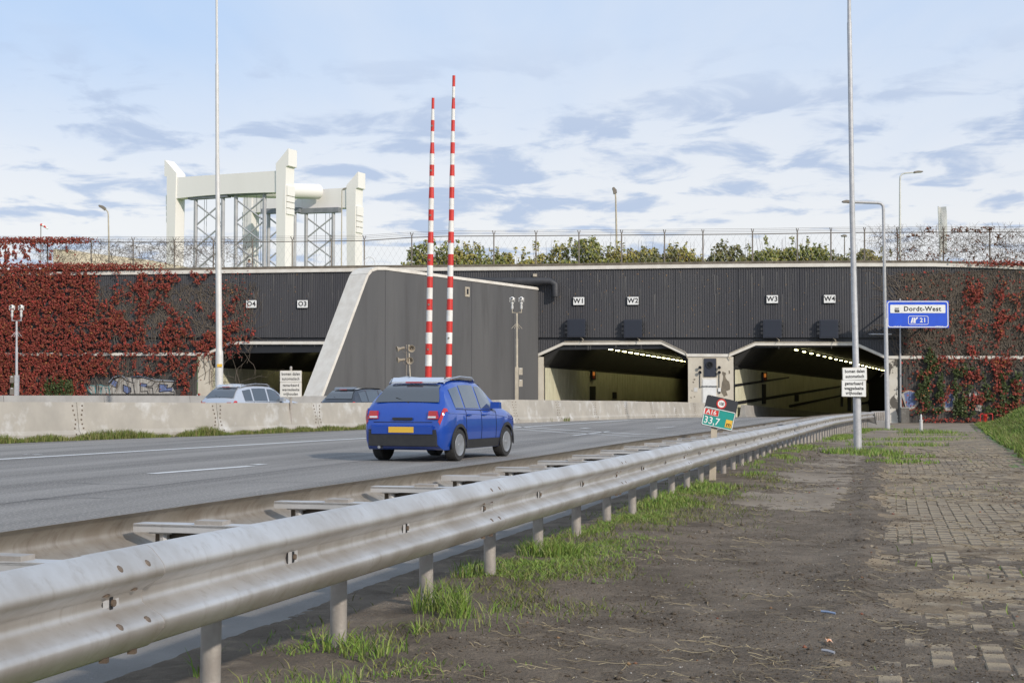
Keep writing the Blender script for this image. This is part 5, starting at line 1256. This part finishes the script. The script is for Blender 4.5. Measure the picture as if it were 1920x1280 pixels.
# person on the embankment
def person(px, ytop, d):
    k = d/FPX; a = P(px, ytop, d); H = 1.75; z0 = a.z-H
    t = thing('person', 'person in a striped top with dark hair walking above the O4 sign', 'person', Vector((a.x, a.y, z0)))
    J = {'pel': (0, 0, .95), 'ch': (0, .02, 1.28), 'nk': (0, .02, 1.5), 'hd': (0, -.01, 1.62), 'ls': (-.17, .02, 1.42), 'le': (-.23, .05, 1.15), 'lh': (-.2, -.08, .92), 'rs': (.17, .02, 1.42), 're': (.24, -.0, 1.15), 'rh': (.22, -.12, .93),
         'lk': (-.1, -.12, .5), 'lf': (-.1, .02, .07), 'lt': (-.1, -.14, .03), 'rk': (.1, .05, .5), 'rf': (.1, .16, .08), 'rt': (.1, .02, .03), 'lp': (-.1, 0, .9), 'rp': (.1, 0, .9), 'tp': (0, -.01, 1.72)}
    ed = [('pel', 'ch'), ('ch', 'nk'), ('nk', 'hd'), ('hd', 'tp'), ('nk', 'ls'), ('ls', 'le'), ('le', 'lh'), ('nk', 'rs'), ('rs', 're'), ('re', 'rh'), ('pel', 'lp'), ('lp', 'lk'), ('lk', 'lf'), ('lf', 'lt'), ('pel', 'rp'), ('rp', 'rk'), ('rk', 'rf'), ('rf', 'rt')]
    rad = dict(pel=.14, ch=.15, nk=.06, hd=.095, tp=.07, ls=.06, le=.045, lh=.035, rs=.06, re=.045, rh=.035, lk=.06, lf=.045, lt=.035, rk=.06, rf=.045, rt=.035, lp=.09, rp=.09)
    keys = list(J); me = bpy.data.meshes.new('body'); me.from_pydata([J[q] for q in keys], [(keys.index(a_), keys.index(b_)) for a_, b_ in ed], [])
    sk = bpy.data.objects.new('body', me); COL.objects.link(sk); m1 = sk.modifiers.new('s', 'SKIN'); me.skin_vertices.new() if not me.skin_vertices else None
    for i, q in enumerate(keys): me.skin_vertices[0].data[i].radius = (rad[q], rad[q])
    me.skin_vertices[0].data[0].use_root = True; m2 = sk.modifiers.new('u', 'SUBSURF'); m2.levels = 1; m2.render_levels = 1
    skin = mat('skin', (.45, .28, .2)); stripe = bpy.data.materials.new('striped_top'); stripe.use_nodes = True; N = stripe.node_tree.nodes; L = stripe.node_tree.links
    tc = N.new('ShaderNodeTexCoord'); sp_ = N.new('ShaderNodeSeparateXYZ'); L.new(tc.outputs['Object'], sp_.inputs[0])
    def mm(op, a_, b_):
        n = N.new('ShaderNodeMath'); n.operation = op; L.new(a_, n.inputs[0]); n.inputs[1].default_value = b_; return n.outputs[0]
    s_ = mm('GREATER_THAN', mm('FRACT', mm('MULTIPLY', sp_.outputs[2], 9), 0), .5)
    mx = N.new('ShaderNodeMix'); mx.data_type = 'RGBA'; L.new(s_, mx.inputs[0]); mx.inputs[6].default_value = (.6, .6, .62, 1); mx.inputs[7].default_value = (.04, .05, .09, 1)
    m3 = N.new('ShaderNodeMix'); m3.data_type = 'RGBA'; L.new(mm('LESS_THAN', sp_.outputs[2], .95), m3.inputs[0]); L.new(mx.outputs[2], m3.inputs[6]); m3.inputs[7].default_value = (.03, .04, .07, 1)
    m4 = N.new('ShaderNodeMix'); m4.data_type = 'RGBA'; L.new(mm('GREATER_THAN', sp_.outputs[2], 1.5), m4.inputs[0]); L.new(m3.outputs[2], m4.inputs[6]); m4.inputs[7].default_value = (.45, .28, .2, 1)
    L.new(m4.outputs[2], N['Principled BSDF'].inputs['Base Color']); me.materials.append(stripe)
    sk.parent = t; 
    b = MB(); b.ball(Vector((a.x, a.y+.03, z0+1.68)), .115, 10); b.build('hair', mat('hair_dark', (.04, .025, .02)), t, smooth=True)
person(467, 486.5, 108)
t = thing('cable_loop', 'thin grey cable loop hanging behind the fence above the W3 tunnel mouth', 'cable')
b = MB(); c = P(1330, 482, 105.5); b.tube([c+Vector((math.cos(a_)*.42, 0, math.sin(a_)*.5)) for a_ in [R(x) for x in range(150, 395, 20)]], .02, 5); b.build('loop', M_polew, t)
t = thing('round_sign', 'thin ring-shaped sign frame on the fence left of the booms', 'sign')
c = P(692.5, 497, 105.5); b = MB(); b.tube([c+Vector((math.cos(R(a_))*.42, 0, math.sin(R(a_))*.5+.1)) for a_ in range(-20, 201, 20)], .025, 5); b.build('hoop', M_polew, t)

# ------------------------------------------------------------------ cars
def car(label, loc, heading, Lc, Wc, Hc, paint, roofm, rails=True, plate_y=True, style=0):
    """length axis +x from tail (0) to nose (Lc); built in place; heading = unit vector of travel"""
    hx = Vector((heading[0], heading[1], 0)).normalized(); hy = Vector((hx.y, -hx.x, 0)); Z = Vector((0, 0, 1)); O = Vector(loc)   # hy = right side of the car
    t = thing('parked_car' if False else 'car', label, 'car', loc)
    hw = Wc/2; S = Lc/4.0; H = Hc/1.55
    X = lambda x, y, z: O+hx*(x*S)+hy*y+Z*(z*H)
    xs = sorted(set([0, .03, .08, .16, .26, .36, .46, .58, .72, .9, 1.3, 1.7, 2.1, 2.4, 2.6, 2.8, 2.95, 3.1, 3.3, 3.5, 3.7, 3.84, 3.93, 4.0]+[round(.74+.34*math.cos(R(a)), 3) for a in range(0, 181, 15)]+[round(3.22+.34*math.cos(R(a)), 3) for a in range(0, 181, 15)]))
    ztop = lambda x: float(np.interp(x, [0, .03, .08, .20, .42, .62, .95, 1.5, 2.1, 2.35, 2.75, 3.1, 3.6, 3.85, 3.95, 4.0], [.72, .86, .98, 1.12, 1.36, 1.47, 1.53, 1.55, 1.53, 1.46, 1.16, 1.04, .95, .84, .70, .55]))
    belt = lambda x: min(float(np.interp(x, [0, .4, 2.8, 4], [1.0, .98, .93, .80])), ztop(x)-.05)
    wid = lambda x: hw*float(np.interp(x, [0, .05, .2, .6, 3.3, 3.7, 3.9, 4.0], [.86, .93, .98, 1, 1, .95, .86, .74]))
    def zbot(x):
        z = float(np.interp(x, [0, .12, 3.8, 4.0], [.34, .22, .22, .32]))
        for cx_ in (.74, 3.22):
            if abs(x-cx_) < .335: z = max(z, .31+math.sqrt(.34**2-(x-cx_)**2)*1.0)
        return z
    def sec(x):
        w = wid(x); zt_ = ztop(x); zb = zbot(x); bl = belt(x); green = sms((zt_-bl-.06)/.45)
        wr = w*(.93-.20*green)
        return [(w*.93, zb), (w*.985, max(zb+.02, .40)), (w, max(zb+.03, .62)), (w*.985, max(zb+.04, bl-.06)), (w*.955, bl), (w*.955+(wr-w*.955)*.5, bl+(zt_-.07-bl)*.52), (wr, zt_-.07), (wr*.86, zt_-.018), (wr*.45, zt_+.004), (0, zt_+.008)]
    b = MB(); rings = []
    for x in xs:
        s = sec(x); ring_ = [X(x, w, z) for w, z in s]+[X(x, -w, z) for w, z in s[-2::-1]]; rings.append(ring_)
    n = len(rings[0]); vs = [p for r_ in rings for p in r_]; fs = []; mi = []
    for i in range(len(xs)-1):
        for j in range(n-1): fs.append((i*n+j, i*n+j+1, (i+1)*n+j+1, (i+1)*n+j))
        fs.append((i*n+n-1, i*n, (i+1)*n, (i+1)*n+n-1))
    fs += [tuple(range(n)), tuple(range((len(xs)-1)*n, len(xs)*n))[::-1]]
    b.add(vs, fs); b.build('body', paint, t, smooth=True)
    def skin_patch(x0, x1, j0, j1, side, off, name, mt, parent=t, nx=8, inset0=None):
        """a patch that follows the body between section levels j0..j1 (float), pushed outwards"""
        b = MB(); vs = []; m_ = 5
        for i in range(nx+1):
            x = x0+(x1-x0)*i/nx; s = sec(x)
            for q in range(m_+1):
                j = j0+(j1-j0)*q/m_
                jj = int(min(max(j, 0), len(s)-1.001)); f = j-jj; w = s[jj][0]*(1-f)+s[jj+1][0]*f; z = s[jj][1]*(1-f)+s[jj+1][1]*f
                dw = s[jj+1][0]-s[jj][0]; dz = s[jj+1][1]-s[jj][1]; l = math.hypot(dw, dz) or 1
                vs.append(X(x-(off*.8 if x < .7 else 0), side*(w+dz/l*off), z+(-dw/l)*off))
        b.add(vs, [(i*(m_+1)+q, i*(m_+1)+q+1, (i+1)*(m_+1)+q+1, (i+1)*(m_+1)+q) for i in range(nx) for q in range(m_)])
        return b.build(name, mt, parent, smooth=True)
    for sd in (1, -1):
        skin_patch(.62, 1.02, 4.12, 5.75, sd, .006, 'side_window', M_glass); skin_patch(1.10, 1.80, 4.12, 5.85, sd, .006, 'side_window', M_glass); skin_patch(1.88, 2.52, 4.12, 5.8, sd, .006, 'side_window', M_glass)
        skin_patch(.36, 3.9, .05, 1.0, sd, .012, 'sill_trim', M_plastic, nx=40)
        for xx in (.74, 3.22):
            b = MB(); vs = []; A_ = [R(a) for a in range(-8, 189, 14)]
            for a in A_:
                for rr_ in (.335, .395):
                    for oo in (0, .02): vs.append(X(xx+rr_*math.cos(a), sd*(hw*.985+oo), .31+rr_*math.sin(a)))
            fs = []
            for i in range(len(A_)-1):
                o_ = i*4; fs += [(o_+1, o_+3, o_+7, o_+5), (o_, o_+1, o_+5, o_+4), (o_+2, o_+3, o_+7, o_+6)]
            b.add(vs, fs); b.build('arch_trim', M_plastic, t, smooth=True)
            c = X(xx, sd*(hw-.12), .31/H); ax = hy*sd
            b = MB(); b.lathe(c-ax*.1, ax, [(0, .20), (0, .29), (.02, .315), (.18, .315), (.21, .295), (.21, .215), (.19, .205)], 28); wh = b.build('wheel', M_tyre, t, smooth=True)
            b = MB(); b.lathe(c-ax*.02, ax, [(0, .21), (.115, .212), (.125, .2), (.10, .185), (.085, .05), (.11, .045), (.11, 0)], 24); rm = b.build('rim', mat('rim_shadow', (.05, .05, .055), rough=.5), wh, smooth=True)
            b = MB()
            for q in range(5):
                a = R(90+72*q); dr = hx*math.cos(a)+Z*math.sin(a); pr_ = hx*-math.sin(a)+Z*math.cos(a)
                b.prism([c+ax*.085+dr*.03+pr_*.032, c+ax*.085+dr*.03-pr_*.032, c+ax*.085+dr*.198-pr_*.022, c+ax*.085+dr*.198+pr_*.022], ax*.022)
            b.lathe(c+ax*.07, ax, [(0, .19), (.04, .212), (.045, .205), (.04, .19)], 24); b.f = b.f; b.lathe(c+ax*.08, ax, [(0, .05), (.035, .04), (.035, 0)], 12); b.build('spokes', M_rim, wh, smooth=True)
        b = MB(); b.prism([X(2.42, sd*(hw*.93), .98), X(2.58, sd*(hw*.93), .98), X(2.56, sd*(hw*.93), 1.10), X(2.44, sd*(hw*.93), 1.11)], hy*(sd*.19)); b.build('mirror', paint, t)
        # tail lamps and head lamps
        skin_patch(.015, .22, 3.0, 4.0, sd, .010, 'tail_lamp', M_taill, nx=5)
        b = MB(); b.prism([X(-.012, sd*hw*.60, .80), X(-.012, sd*hw*.84, .80), X(.0, sd*hw*.80, .95), X(.0, sd*hw*.62, .95)], hx*(.06)); b.build('tail_lamp', M_taill, t)
        skin_patch(3.72, 3.93, 2.2, 3.6, sd, .01, 'headlight', M_headl, nx=5)
        b = MB(); b.box(X(-.035, sd*hw*.62, .43), (.02, .18, .05), (hx, hy, Z)); b.build('reflector', M_taill, t)
        for xx in (1.06, 1.84, 2.62): # door gaps
            b = MB(); s = sec(xx); b.tube([X(xx, sd*(w+.002), z) for w, z in s[1:5]], .006, 4); b.build('door_gap', M_ink, t)
        for xx in (1.18, 1.98): b = MB(); b.box(X(xx, sd*(hw+.004), .86), (.17, .03, .028), (hx, hy, Z)); b.build('door_handle', paint, t)
        if rails:
            b = MB(); b.tube([X(x, sd*hw*.66, ztop(x)+dz_) for x, dz_ in ((.62, -.01), (.72, .05), (1.4, .055), (2.0, .05), (2.12, -.0))], .018, 6); b.build('roof_rail', M_rim, t)
    # rear window, windscreen, roof skin, bumper, plate, wiper, badge
    def topo(x0, x1, yfrac, off, name, mt, nx=5):
        b = MB(); vs = []
        for i in range(nx+1):
            x = x0+(x1-x0)*i/nx; z = ztop(x); sl = (ztop(x+.02)-ztop(x-.02))/.04; l = math.hypot(1, sl); wr = sec(x)[6][0]
            for q in (-1, -.5, 0, .5, 1): vs.append(X(x-sl/l*off, q*wr*yfrac, z+off/l-.012*abs(q)))
        b.add(vs, [(i*5+q, i*5+q+1, (i+1)*5+q+1, (i+1)*5+q) for i in range(nx) for q in range(4)]); return b.build(name, mt, t, smooth=True)
    topo(.19, .55, .86, .022, 'rear_window', M_glass, 6); topo(2.36, 2.76, .88, .02, 'windscreen', M_glass, 5)
    topo(.66, 2.22, .90, .018, 'roof_panel', roofm, 10)
    b = MB(); b.prism([X(.52, -hw*.55, 1.47), X(.72, -hw*.62, 1.55), X(.72, hw*.62, 1.55), X(.52, hw*.55, 1.47)], Z*.03); b.build('roof_spoiler', roofm, t)
    b = MB(); b.prism([X(-.05, -hw*.80, .30), X(-.05, -hw*.80, .56), X(.02, -hw*.84, .62), X(.10, -hw*.84, .62), X(.10, -hw*.8, .28)], hy*(hw*1.62)); b.build('rear_bumper', M_plastic, t)
    b = MB(); b.prism([X(-.065, -hw*.72, .52), X(-.065, -hw*.72, .66), X(.03, -hw*.78, .70), X(.1, -hw*.78, .52)], hy*(hw*1.46)); b.build('bumper_top', paint, t)
    b = MB(); b.box(X(-.078, 0, .60), (.015, .52, .11), (hx, hy, Z)); pt_ = b.build('number_plate', M_yellow, t)
    b = MB(); b.box(X(.50, 0, 1.485), (.03, .34, .025), (hx, hy, Z)); b.build('brake_lamp', M_taill, t)
    b = MB(); b.tube([X(-.04, -hw*.55, .27), X(.2, -hw*.55, .27)], .03, 8); b.build('exhaust', M_rim, t)
    for sd in (1, -1):
        b = MB(); b.box(X(-.014, sd*hw*.70, .835), (.012, .16, .035), (hx, hy, Z)); b.build('reversing_lamp', M_headl, t)
        b = MB(); b.tube([X(x, sd*(sec(x)[3][0]+.006), sec(x)[3][1]-.02) for x in (.25, .8, 1.4, 2.0, 2.6, 3.2, 3.6)], .007, 4); b.build('shoulder_line', paint, t)
        b = MB(); b.tube([X(x, sd*(sec(x)[4][0]+.004), sec(x)[4][1]+.004) for x in (.62, 1.0, 1.4, 1.8, 2.2, 2.56)], .009, 4); b.build('window_trim', M_plastic, t)
    b = MB(); b.tube([X(.18, .05, 1.10), X(.24, -.25, 1.19)], .012, 5); b.build('wiper', M_plastic, t)
    b = MB(); b.box(X(-.012, 0, .80), (.02, .42, .05), (hx, hy, Z)); b.build('tailgate_grip', M_plastic, t)
    b = MB(); b.tube([X(.0, -hw*.7, .74), X(-.004, 0, .735), X(.0, hw*.7, .74)], .006, 4); b.build('tailgate_gap', M_ink, t)
    b = MB(); b.tube([X(.9, -hw*.3, 1.53), X(.78, -hw*.3, 1.66)], .006, 5); b.build('aerial', M_plastic, t)
    b = MB(); b.box(X(2.0, 0, .42), (3.1*S, Wc*.78, .22), (hx, hy, Z)); b.build('underbody', M_plastic, t)
    return t
hd = Vector((.37, .93, 0)).normalized()
rr = onG(838, 866.5); hy_ = Vector((hd.y, -hd.x, 0))
car('blue hatchback with pale roof and yellow plate driving towards the tunnel', rr-hy_*.88-hd*.1+Vector((0, 0, .0)), hd, 3.9, 1.76, 1.58, M_carblue, M_carroof)
h2 = Vector((.50, .866, 0)).normalized()
q_ = P(404, 745, 54.5); car('silver car behind the median barrier near the left pale pole', Vector((q_.x, q_.y, 0)), h2, 4.6, 1.82, 1.70, M_carsilver, M_carsilver, True)
q_ = P(628, 745, 58.5); car('dark car with red tail lamps behind the barrier, left of the blue car', Vector((q_.x, q_.y, .0)), h2, 4.4, 1.8, 1.62, M_cardark, M_cardark, False)

# ------------------------------------------------------------------ grass and debris
def blades(C, H, name, mt, lean=.5, w=.006, parent=None, **k):
    n = len(C); a = rng.uniform(0, 2*np.pi, n); dx = np.cos(a); dy = np.sin(a); ln = rng.uniform(.1, 1, n)*lean*H; bend = rng.uniform(0, 2*np.pi, n)
    side = np.stack([np.cos(bend), np.sin(bend), np.zeros(n)], 1)*(w if np.isscalar(w) else w[:, None]); H_ = H[:, None]
    L1 = np.stack([dx*ln*.35, dy*ln*.35, np.zeros(n)], 1); L2 = np.stack([dx*ln, dy*ln, np.zeros(n)], 1); Z = np.array([[0, 0, 1.]])
    V = np.stack([C-side, C+side, C+L1+Z*H_*.55+side*.8, C+L1+Z*H_*.55-side*.8, C+L2+Z*H_*.95+side*.15, C+L2+Z*H_*.95-side*.15], 1).reshape(-1, 3)
    i = np.arange(n)[:, None]*6; F = np.concatenate([i+np.array([[0, 1, 2, 3]]), i+np.array([[3, 2, 4, 5]])]); return np_mesh(name, V, F, mt, parent, kind='stuff', **k)
def tuft_field(n, yr, sr, f, hmin, hmax, name, mt, seed, w, zf=mudz, thr=(.5, .12), sf=None, lean=.7, scale=1.6):
    y = yr[0]*(yr[1]/yr[0])**rng.uniform(0, 1, n); s = rng.uniform(sr[0], sr[1], n); x = (sf or railx)(y)+s
    d_ = sms((fbm(x*scale, y*scale*.7, 3, seed)-thr[0])/thr[1])*f(s, y); keep = rng.uniform(0, 1, n) < d_; x, y = x[keep], y[keep]
    C = np.stack([x, y, zf(x, y)-.005], 1); H = rng.uniform(hmin, hmax, len(x)); ww = np.maximum(w, .00022*y)
    return blades(C, H, name, mt, lean, ww)
prof_s = lambda c, wd: (lambda s, y: np.exp(-((s-c)/wd)**2))
# low weeds hugging the posts, then taller tufts
tuft_field(150000, (3.0, 20), (-.85, .95), prof_s(-.12, .36), .012, .045, 'low_weeds', M_grass, 301, .0032, thr=(.50, .10), lean=1.5)
tuft_field(26000, (3.0, 20), (-.75, .8), prof_s(-.05, .25), .035, .095, 'verge_grass', M_grass, 311, .003, thr=(.62, .06), scale=2.4, lean=.9)
tuft_field(26000, (15, 36), (-.75, 1.0), lambda s, y: np.exp(-((s+.08-.22*(y > 22))/.27)**2), .03, .09, 'verge_grass', M_grass, 313, .006, thr=(.47, .12), scale=1.3)
tuft_field(40000, (36, 70), (-.7, 1.2), prof_s(.15, .3), .05, .13, 'verge_grass', M_grass, 317, .010, zf=lambda x, y: G(x, y), thr=(.54, .08), scale=.6)
tuft_field(46000, (3.0, 24), (-.9, 1.6), prof_s(.15, .6), .015, .06, 'dry_weeds', M_grassd, 321, .003, thr=(.48, .12), lean=1.8)
def tuft(px, py, rad, n, h, name='grass_tuft', m=M_grass, w=.006, sq=1):
    g = onG(px, py); a = rng.uniform(0, 2*np.pi, n); r = rad*np.sqrt(rng.uniform(0, 1, n)); x = g.x+np.cos(a)*r*sq; y = g.y+np.sin(a)*r
    C = np.stack([x, y, G(x, y)-.01], 1); return C, rng.uniform(h*.4, h, n)
Cs = []; Hs = []
for (px, py, rad, n, h) in ((826, 1158, .16, 170, .20), (845, 1170, .12, 90, .16), (700, 1240, .16, 110, .12), (640, 1225, .14, 90, .11), (880, 1088, .12, 90, .15), (1030, 1050, .25, 500, .14), (372, 1275, .05, 12, .16)):
    C, H = tuft(px, py, rad, n, h); C[:, 2] = mudz(C[:, 0], C[:, 1])-.005; Cs.append(C); Hs.append(H)
blades(np.concatenate(Cs), np.concatenate(Hs), 'grass_tufts', M_grass, .9, .0038)
Cs = []; Hs = []
for (px, py, rad, n, h) in ((1590, 850, .5, 260, .20), (1620, 852, .6, 420, .20), (1640, 855, .4, 160, .14), (1690, 858, .5, 260, .13), (1672, 866, .4, 160, .12), (1683, 836, 1.0, 500, .16), (1700, 825, 1.2, 420, .14), (1738, 812, .9, 620, .22), (1750, 816, 1.0, 260, .12),
                            (1665, 806, 1.0, 200, .15), (1700, 806, 1.2, 200, .12), (1630, 800, 1.0, 220, .14), (1600, 806, .9, 250, .14), (1770, 822, 1.5, 200, .1), (1695, 868, .5, 160, .10), (1560, 828, .6, 120, .10), (1800, 812, 2.0, 120, .1)):
    C, H = tuft(px, py, rad, n, h, sq=1.4); Cs.append(C); Hs.append(H)
blades(np.concatenate(Cs), np.concatenate(Hs), 'path_grass', M_grass, .7, .010)
# grass between the bricks
n = 2600; y = rng.uniform(5, 48, n); i_ = rng.integers(0, 40, n); s = .12+i_*(bw+.011)-bw/2-.005; x = KB(0)+.258*y/.966+s*.966; y2 = y-.258*s
keep = (fbm(x*.7, y2*.5, 3, 401) > .56) & (x < 9+.31*(y2-26)); x, y2 = x[keep], y2[keep]
blades(np.stack([x, y2, G(x, y2)], 1), rng.uniform(.015, .06, len(x)), 'joint_grass', M_grass, .8, .004)
# grass along the median barrier foot
b_j = np.array([(j[0], j[1]) for j in joints]); cum = np.concatenate([[0], np.cumsum(np.hypot(*np.diff(b_j, axis=0).T))])
def barrier_pts(n, y0, y1, o0, o1):
    s = rng.uniform(0, cum[-1], n*3); x = np.interp(s, cum, b_j[:, 0]); y = np.interp(s, cum, b_j[:, 1]); k = (y > y0) & (y < y1); x, y = x[k][:n], y[k][:n]
    o = rng.uniform(0, 1, len(x))**1.6*(o1-o0)+o0; return x+o*.87, y-o*.48
x, y = barrier_pts(26000, 26, 60, .28, .75); dd = fbm(x*1.2, y*.8, 3, 501); kp = dd > .30; x, y = x[kp], y[kp]
blades(np.stack([x, y, G(x, y)], 1), rng.uniform(.05, .20, len(x))*(-.3+2.6*dd[kp]), 'barrier_grass', M_grassd, .6, .010)
x, y = barrier_pts(1200, 66, 78, .28, .5); kp = fbm(x*1.2, y*.8, 3, 503) > .58; x, y = x[kp], y[kp]
blades(np.stack([x, y, G(x, y)], 1), rng.uniform(.1, .25, len(x)), 'barrier_grass', M_grassd, .6, .012)
# soil strip under that grass
b = MB(); vs = []
idx = [i for i in range(len(joints)) if 20 < joints[i][1] < 66]
for i in idx:
    jx, jy = joints[i][0], joints[i][1]
    for o in (.1, .72): vs.append((jx+o*.87, jy-o*.48, Gz(jx+o*.87, jy-o*.48)+.008))
b.add(vs, [(2*i, 2*i+1, 2*i+3, 2*i+2) for i in range(len(idx)-1)]); b.build('soil_strip', M_ground, kind='structure')
# bank
V, F = sgrid(lambda y: 9.45+.31*(y-26)-.4, np.concatenate([np.arange(0, 4, .2), np.arange(4, 30, 2.0)]), np.arange(14, 92, .6), lambda x, y: G(x, y)+.0+.10*(fbm(x*.8, y*.5, 3, 601)-.5)*sms((x-(9.45+.31*(y-26)))/1.0))
np_mesh('grass_bank', V, F, M_turf, smooth=True, kind='structure')
n = 90000; y = 22*(86/22)**rng.uniform(0, 1, n); s = rng.uniform(-.2, 6, n); x = 9.45+.31*(y-26)+s; kp = (s > .1*np.sin(y*3)) & (x/y < .385); x, y = x[kp], y[kp]
blades(np.stack([x, y, G(x, y)+.10*(fbm(x*.8, y*.5, 3, 601)-.5)*sms((x-(9.45+.31*(y-26)))/1.0)-.02], 1), rng.uniform(.10, .26, len(x)), 'bank_grass', M_grass, .8, np.maximum(.007, .00035*y))
kk = rng.uniform(0, 1, len(x)) < .35*(fbm(x*1.5, y*1.2, 3, 611) > .45); x, y = x[kk], y[kk]
blades(np.stack([x, y, G(x, y)+.10*(fbm(x*.8, y*.5, 3, 601)-.5)*sms((x-(9.45+.31*(y-26)))/1.0)-.02], 1), rng.uniform(.14, .34, len(x)), 'bank_dry_grass', M_grassd, 1.0, np.maximum(.006, .0003*y))
# straw, clods, fallen leaves, grit
n = 4200; y = 3.6*(34/3.6)**rng.uniform(0, 1, n); s = rng.uniform(.35, 4.6, n)*np.clip(y/9, .55, 1.3); x = railx(y)+s
kp = (fbm(x*1.3, y*1.1, 3, 701) > .48); x, y = x[kp], y[kp]; n = len(x); a = rng.normal(0, .55, n)+rng.choice([0, 3.14], n); ln = rng.uniform(.04, .20, n); w = np.maximum(.0012, .00022*y)
z = mudz(x, y)+.006; V = []; cxs = []
segs = 4; th = a.copy(); px_, py_ = x.copy(), y.copy(); P_ = []
for i in range(segs+1):
    P_.append((px_.copy(), py_.copy(), mudz(px_, py_)+.006+.008*np.sin(i*1.3+a), th.copy())); th = th+rng.normal(0, .35, n); px_ = px_+np.cos(th)*ln/segs; py_ = py_+np.sin(th)*ln/segs
rows_ = []
for (a_, b_, c_, t_) in P_:
    nx_, ny_ = -np.sin(t_)*w, np.cos(t_)*w; rows_ += [np.stack([a_+nx_, b_+ny_, c_], 1), np.stack([a_-nx_, b_-ny_, c_+w], 1)]
V = np.stack(rows_, 1).reshape(-1, 3); base = np.arange(n)[:, None]*(2*(segs+1)); F = np.concatenate([base+np.array([[2*i, 2*i+1, 2*i+3, 2*i+2]]) for i in range(segs)])
np_mesh('straw', V, F, M_straw, kind='stuff')
def clods(n, name, mt, yr, size, sel, seed, sr=(.2, 5.2)):
    y = yr[0]*(yr[1]/yr[0])**rng.uniform(0, 1, n); s = rng.uniform(sr[0], sr[1], n)*np.clip(y/8, .5, 1.3); x = railx(y)+s; kp = (fbm(x*1.7, y*1.7, 3, seed) > sel) & (x < 9+.31*(y-26)); x, y = x[kp], y[kp]; n = len(x)
    r = size*rng.uniform(.4, 1.3, n)*(1+y*.03); dirs = np.array([(1, 0, 0), (0, 1, 0), (-1, 0, 0), (0, -1, 0), (0, 0, 1), (0, 0, -1)], float); C = np.stack([x, y, mudz(x, y)+r*.2], 1)
    V = (C[:, None]+dirs[None]*(r[:, None, None]*rng.uniform(.6, 1.2, (n, 6, 1)))*np.array([1, 1, .7])).reshape(-1, 3)
    T = np.array([(0, 1, 4), (1, 2, 4), (2, 3, 4), (3, 0, 4), (1, 0, 5), (2, 1, 5), (3, 2, 5), (0, 3, 5)]); F = (np.arange(n)[:, None, None]*6+T[None]).reshape(-1, 3)
    return np_mesh(name, V, F, mt, kind='stuff')
clods(36000, 'mud_crumbs', M_mud, (3.4, 30), .006, .45, 801); clods(3000, 'mud_clods', M_mud, (3.4, 30), .015, .58, 811)
clods(2600, 'grit', mat('grit', (.3, .28, .24), island=[(.35, .33, .3), (.2, .18, .15), (.45, .43, .4), (.26, .2, .15)]), (3.4, 26), .005, .4, 821)
clods(260, 'fallen_leaves', mat('fallen_leaf', (.3, .1, .04), island=[(.20, .05, .03), (.24, .11, .05), (.15, .07, .04), (.28, .18, .08)]), (3.6, 30), .011, .5, 831)
# litter at the kerb
g = onG(1557, 1215); t = thing('litter', 'crumpled orange and white wrapper on the kerb line at the bottom edge', 'litter', g); z_ = float(mudz(np.array([g.x]), np.array([g.y]))[0]); b = MB()
k = g.y/FPX; pts = []
for i in range(4):
    for j in range(3): pts.append((g.x+(j-1)*4.0*k+random.uniform(-1.5, 1.5)*k, g.y-.03+i*.035, z_+.012+random.uniform(0, .022)))
b.add(pts, [(i*3+j, i*3+j+1, (i+1)*3+j+1, (i+1)*3+j) for i in range(3) for j in range(2)]); b.build('wrapper', mat('wrapper', (.75, .25, .05), (.7, .6, .5), 60, .5), t)
for (px, py, lb, mt_, ln) in ((1553, 1160, 'short blue-grey plastic strip sticking out of the kerb soil', mat('blue_plastic', (.18, .24, .36), rough=.4), .07), (1553, 1238, 'short grey plastic strip below the orange wrapper', mat('grey_plastic', (.30, .31, .34), rough=.4), .05)):
    g = onG(px, py); z_ = float(mudz(np.array([g.x]), np.array([g.y]))[0]); b = MB(); o = tag(b.tube([(g.x-ln/2, g.y+.02, z_+.020), (g.x, g.y+.003, z_+.019), (g.x+ln/2, g.y-.02, z_+.014)], .007, 6).build('plastic_strip', mt_), lb, 'litter')
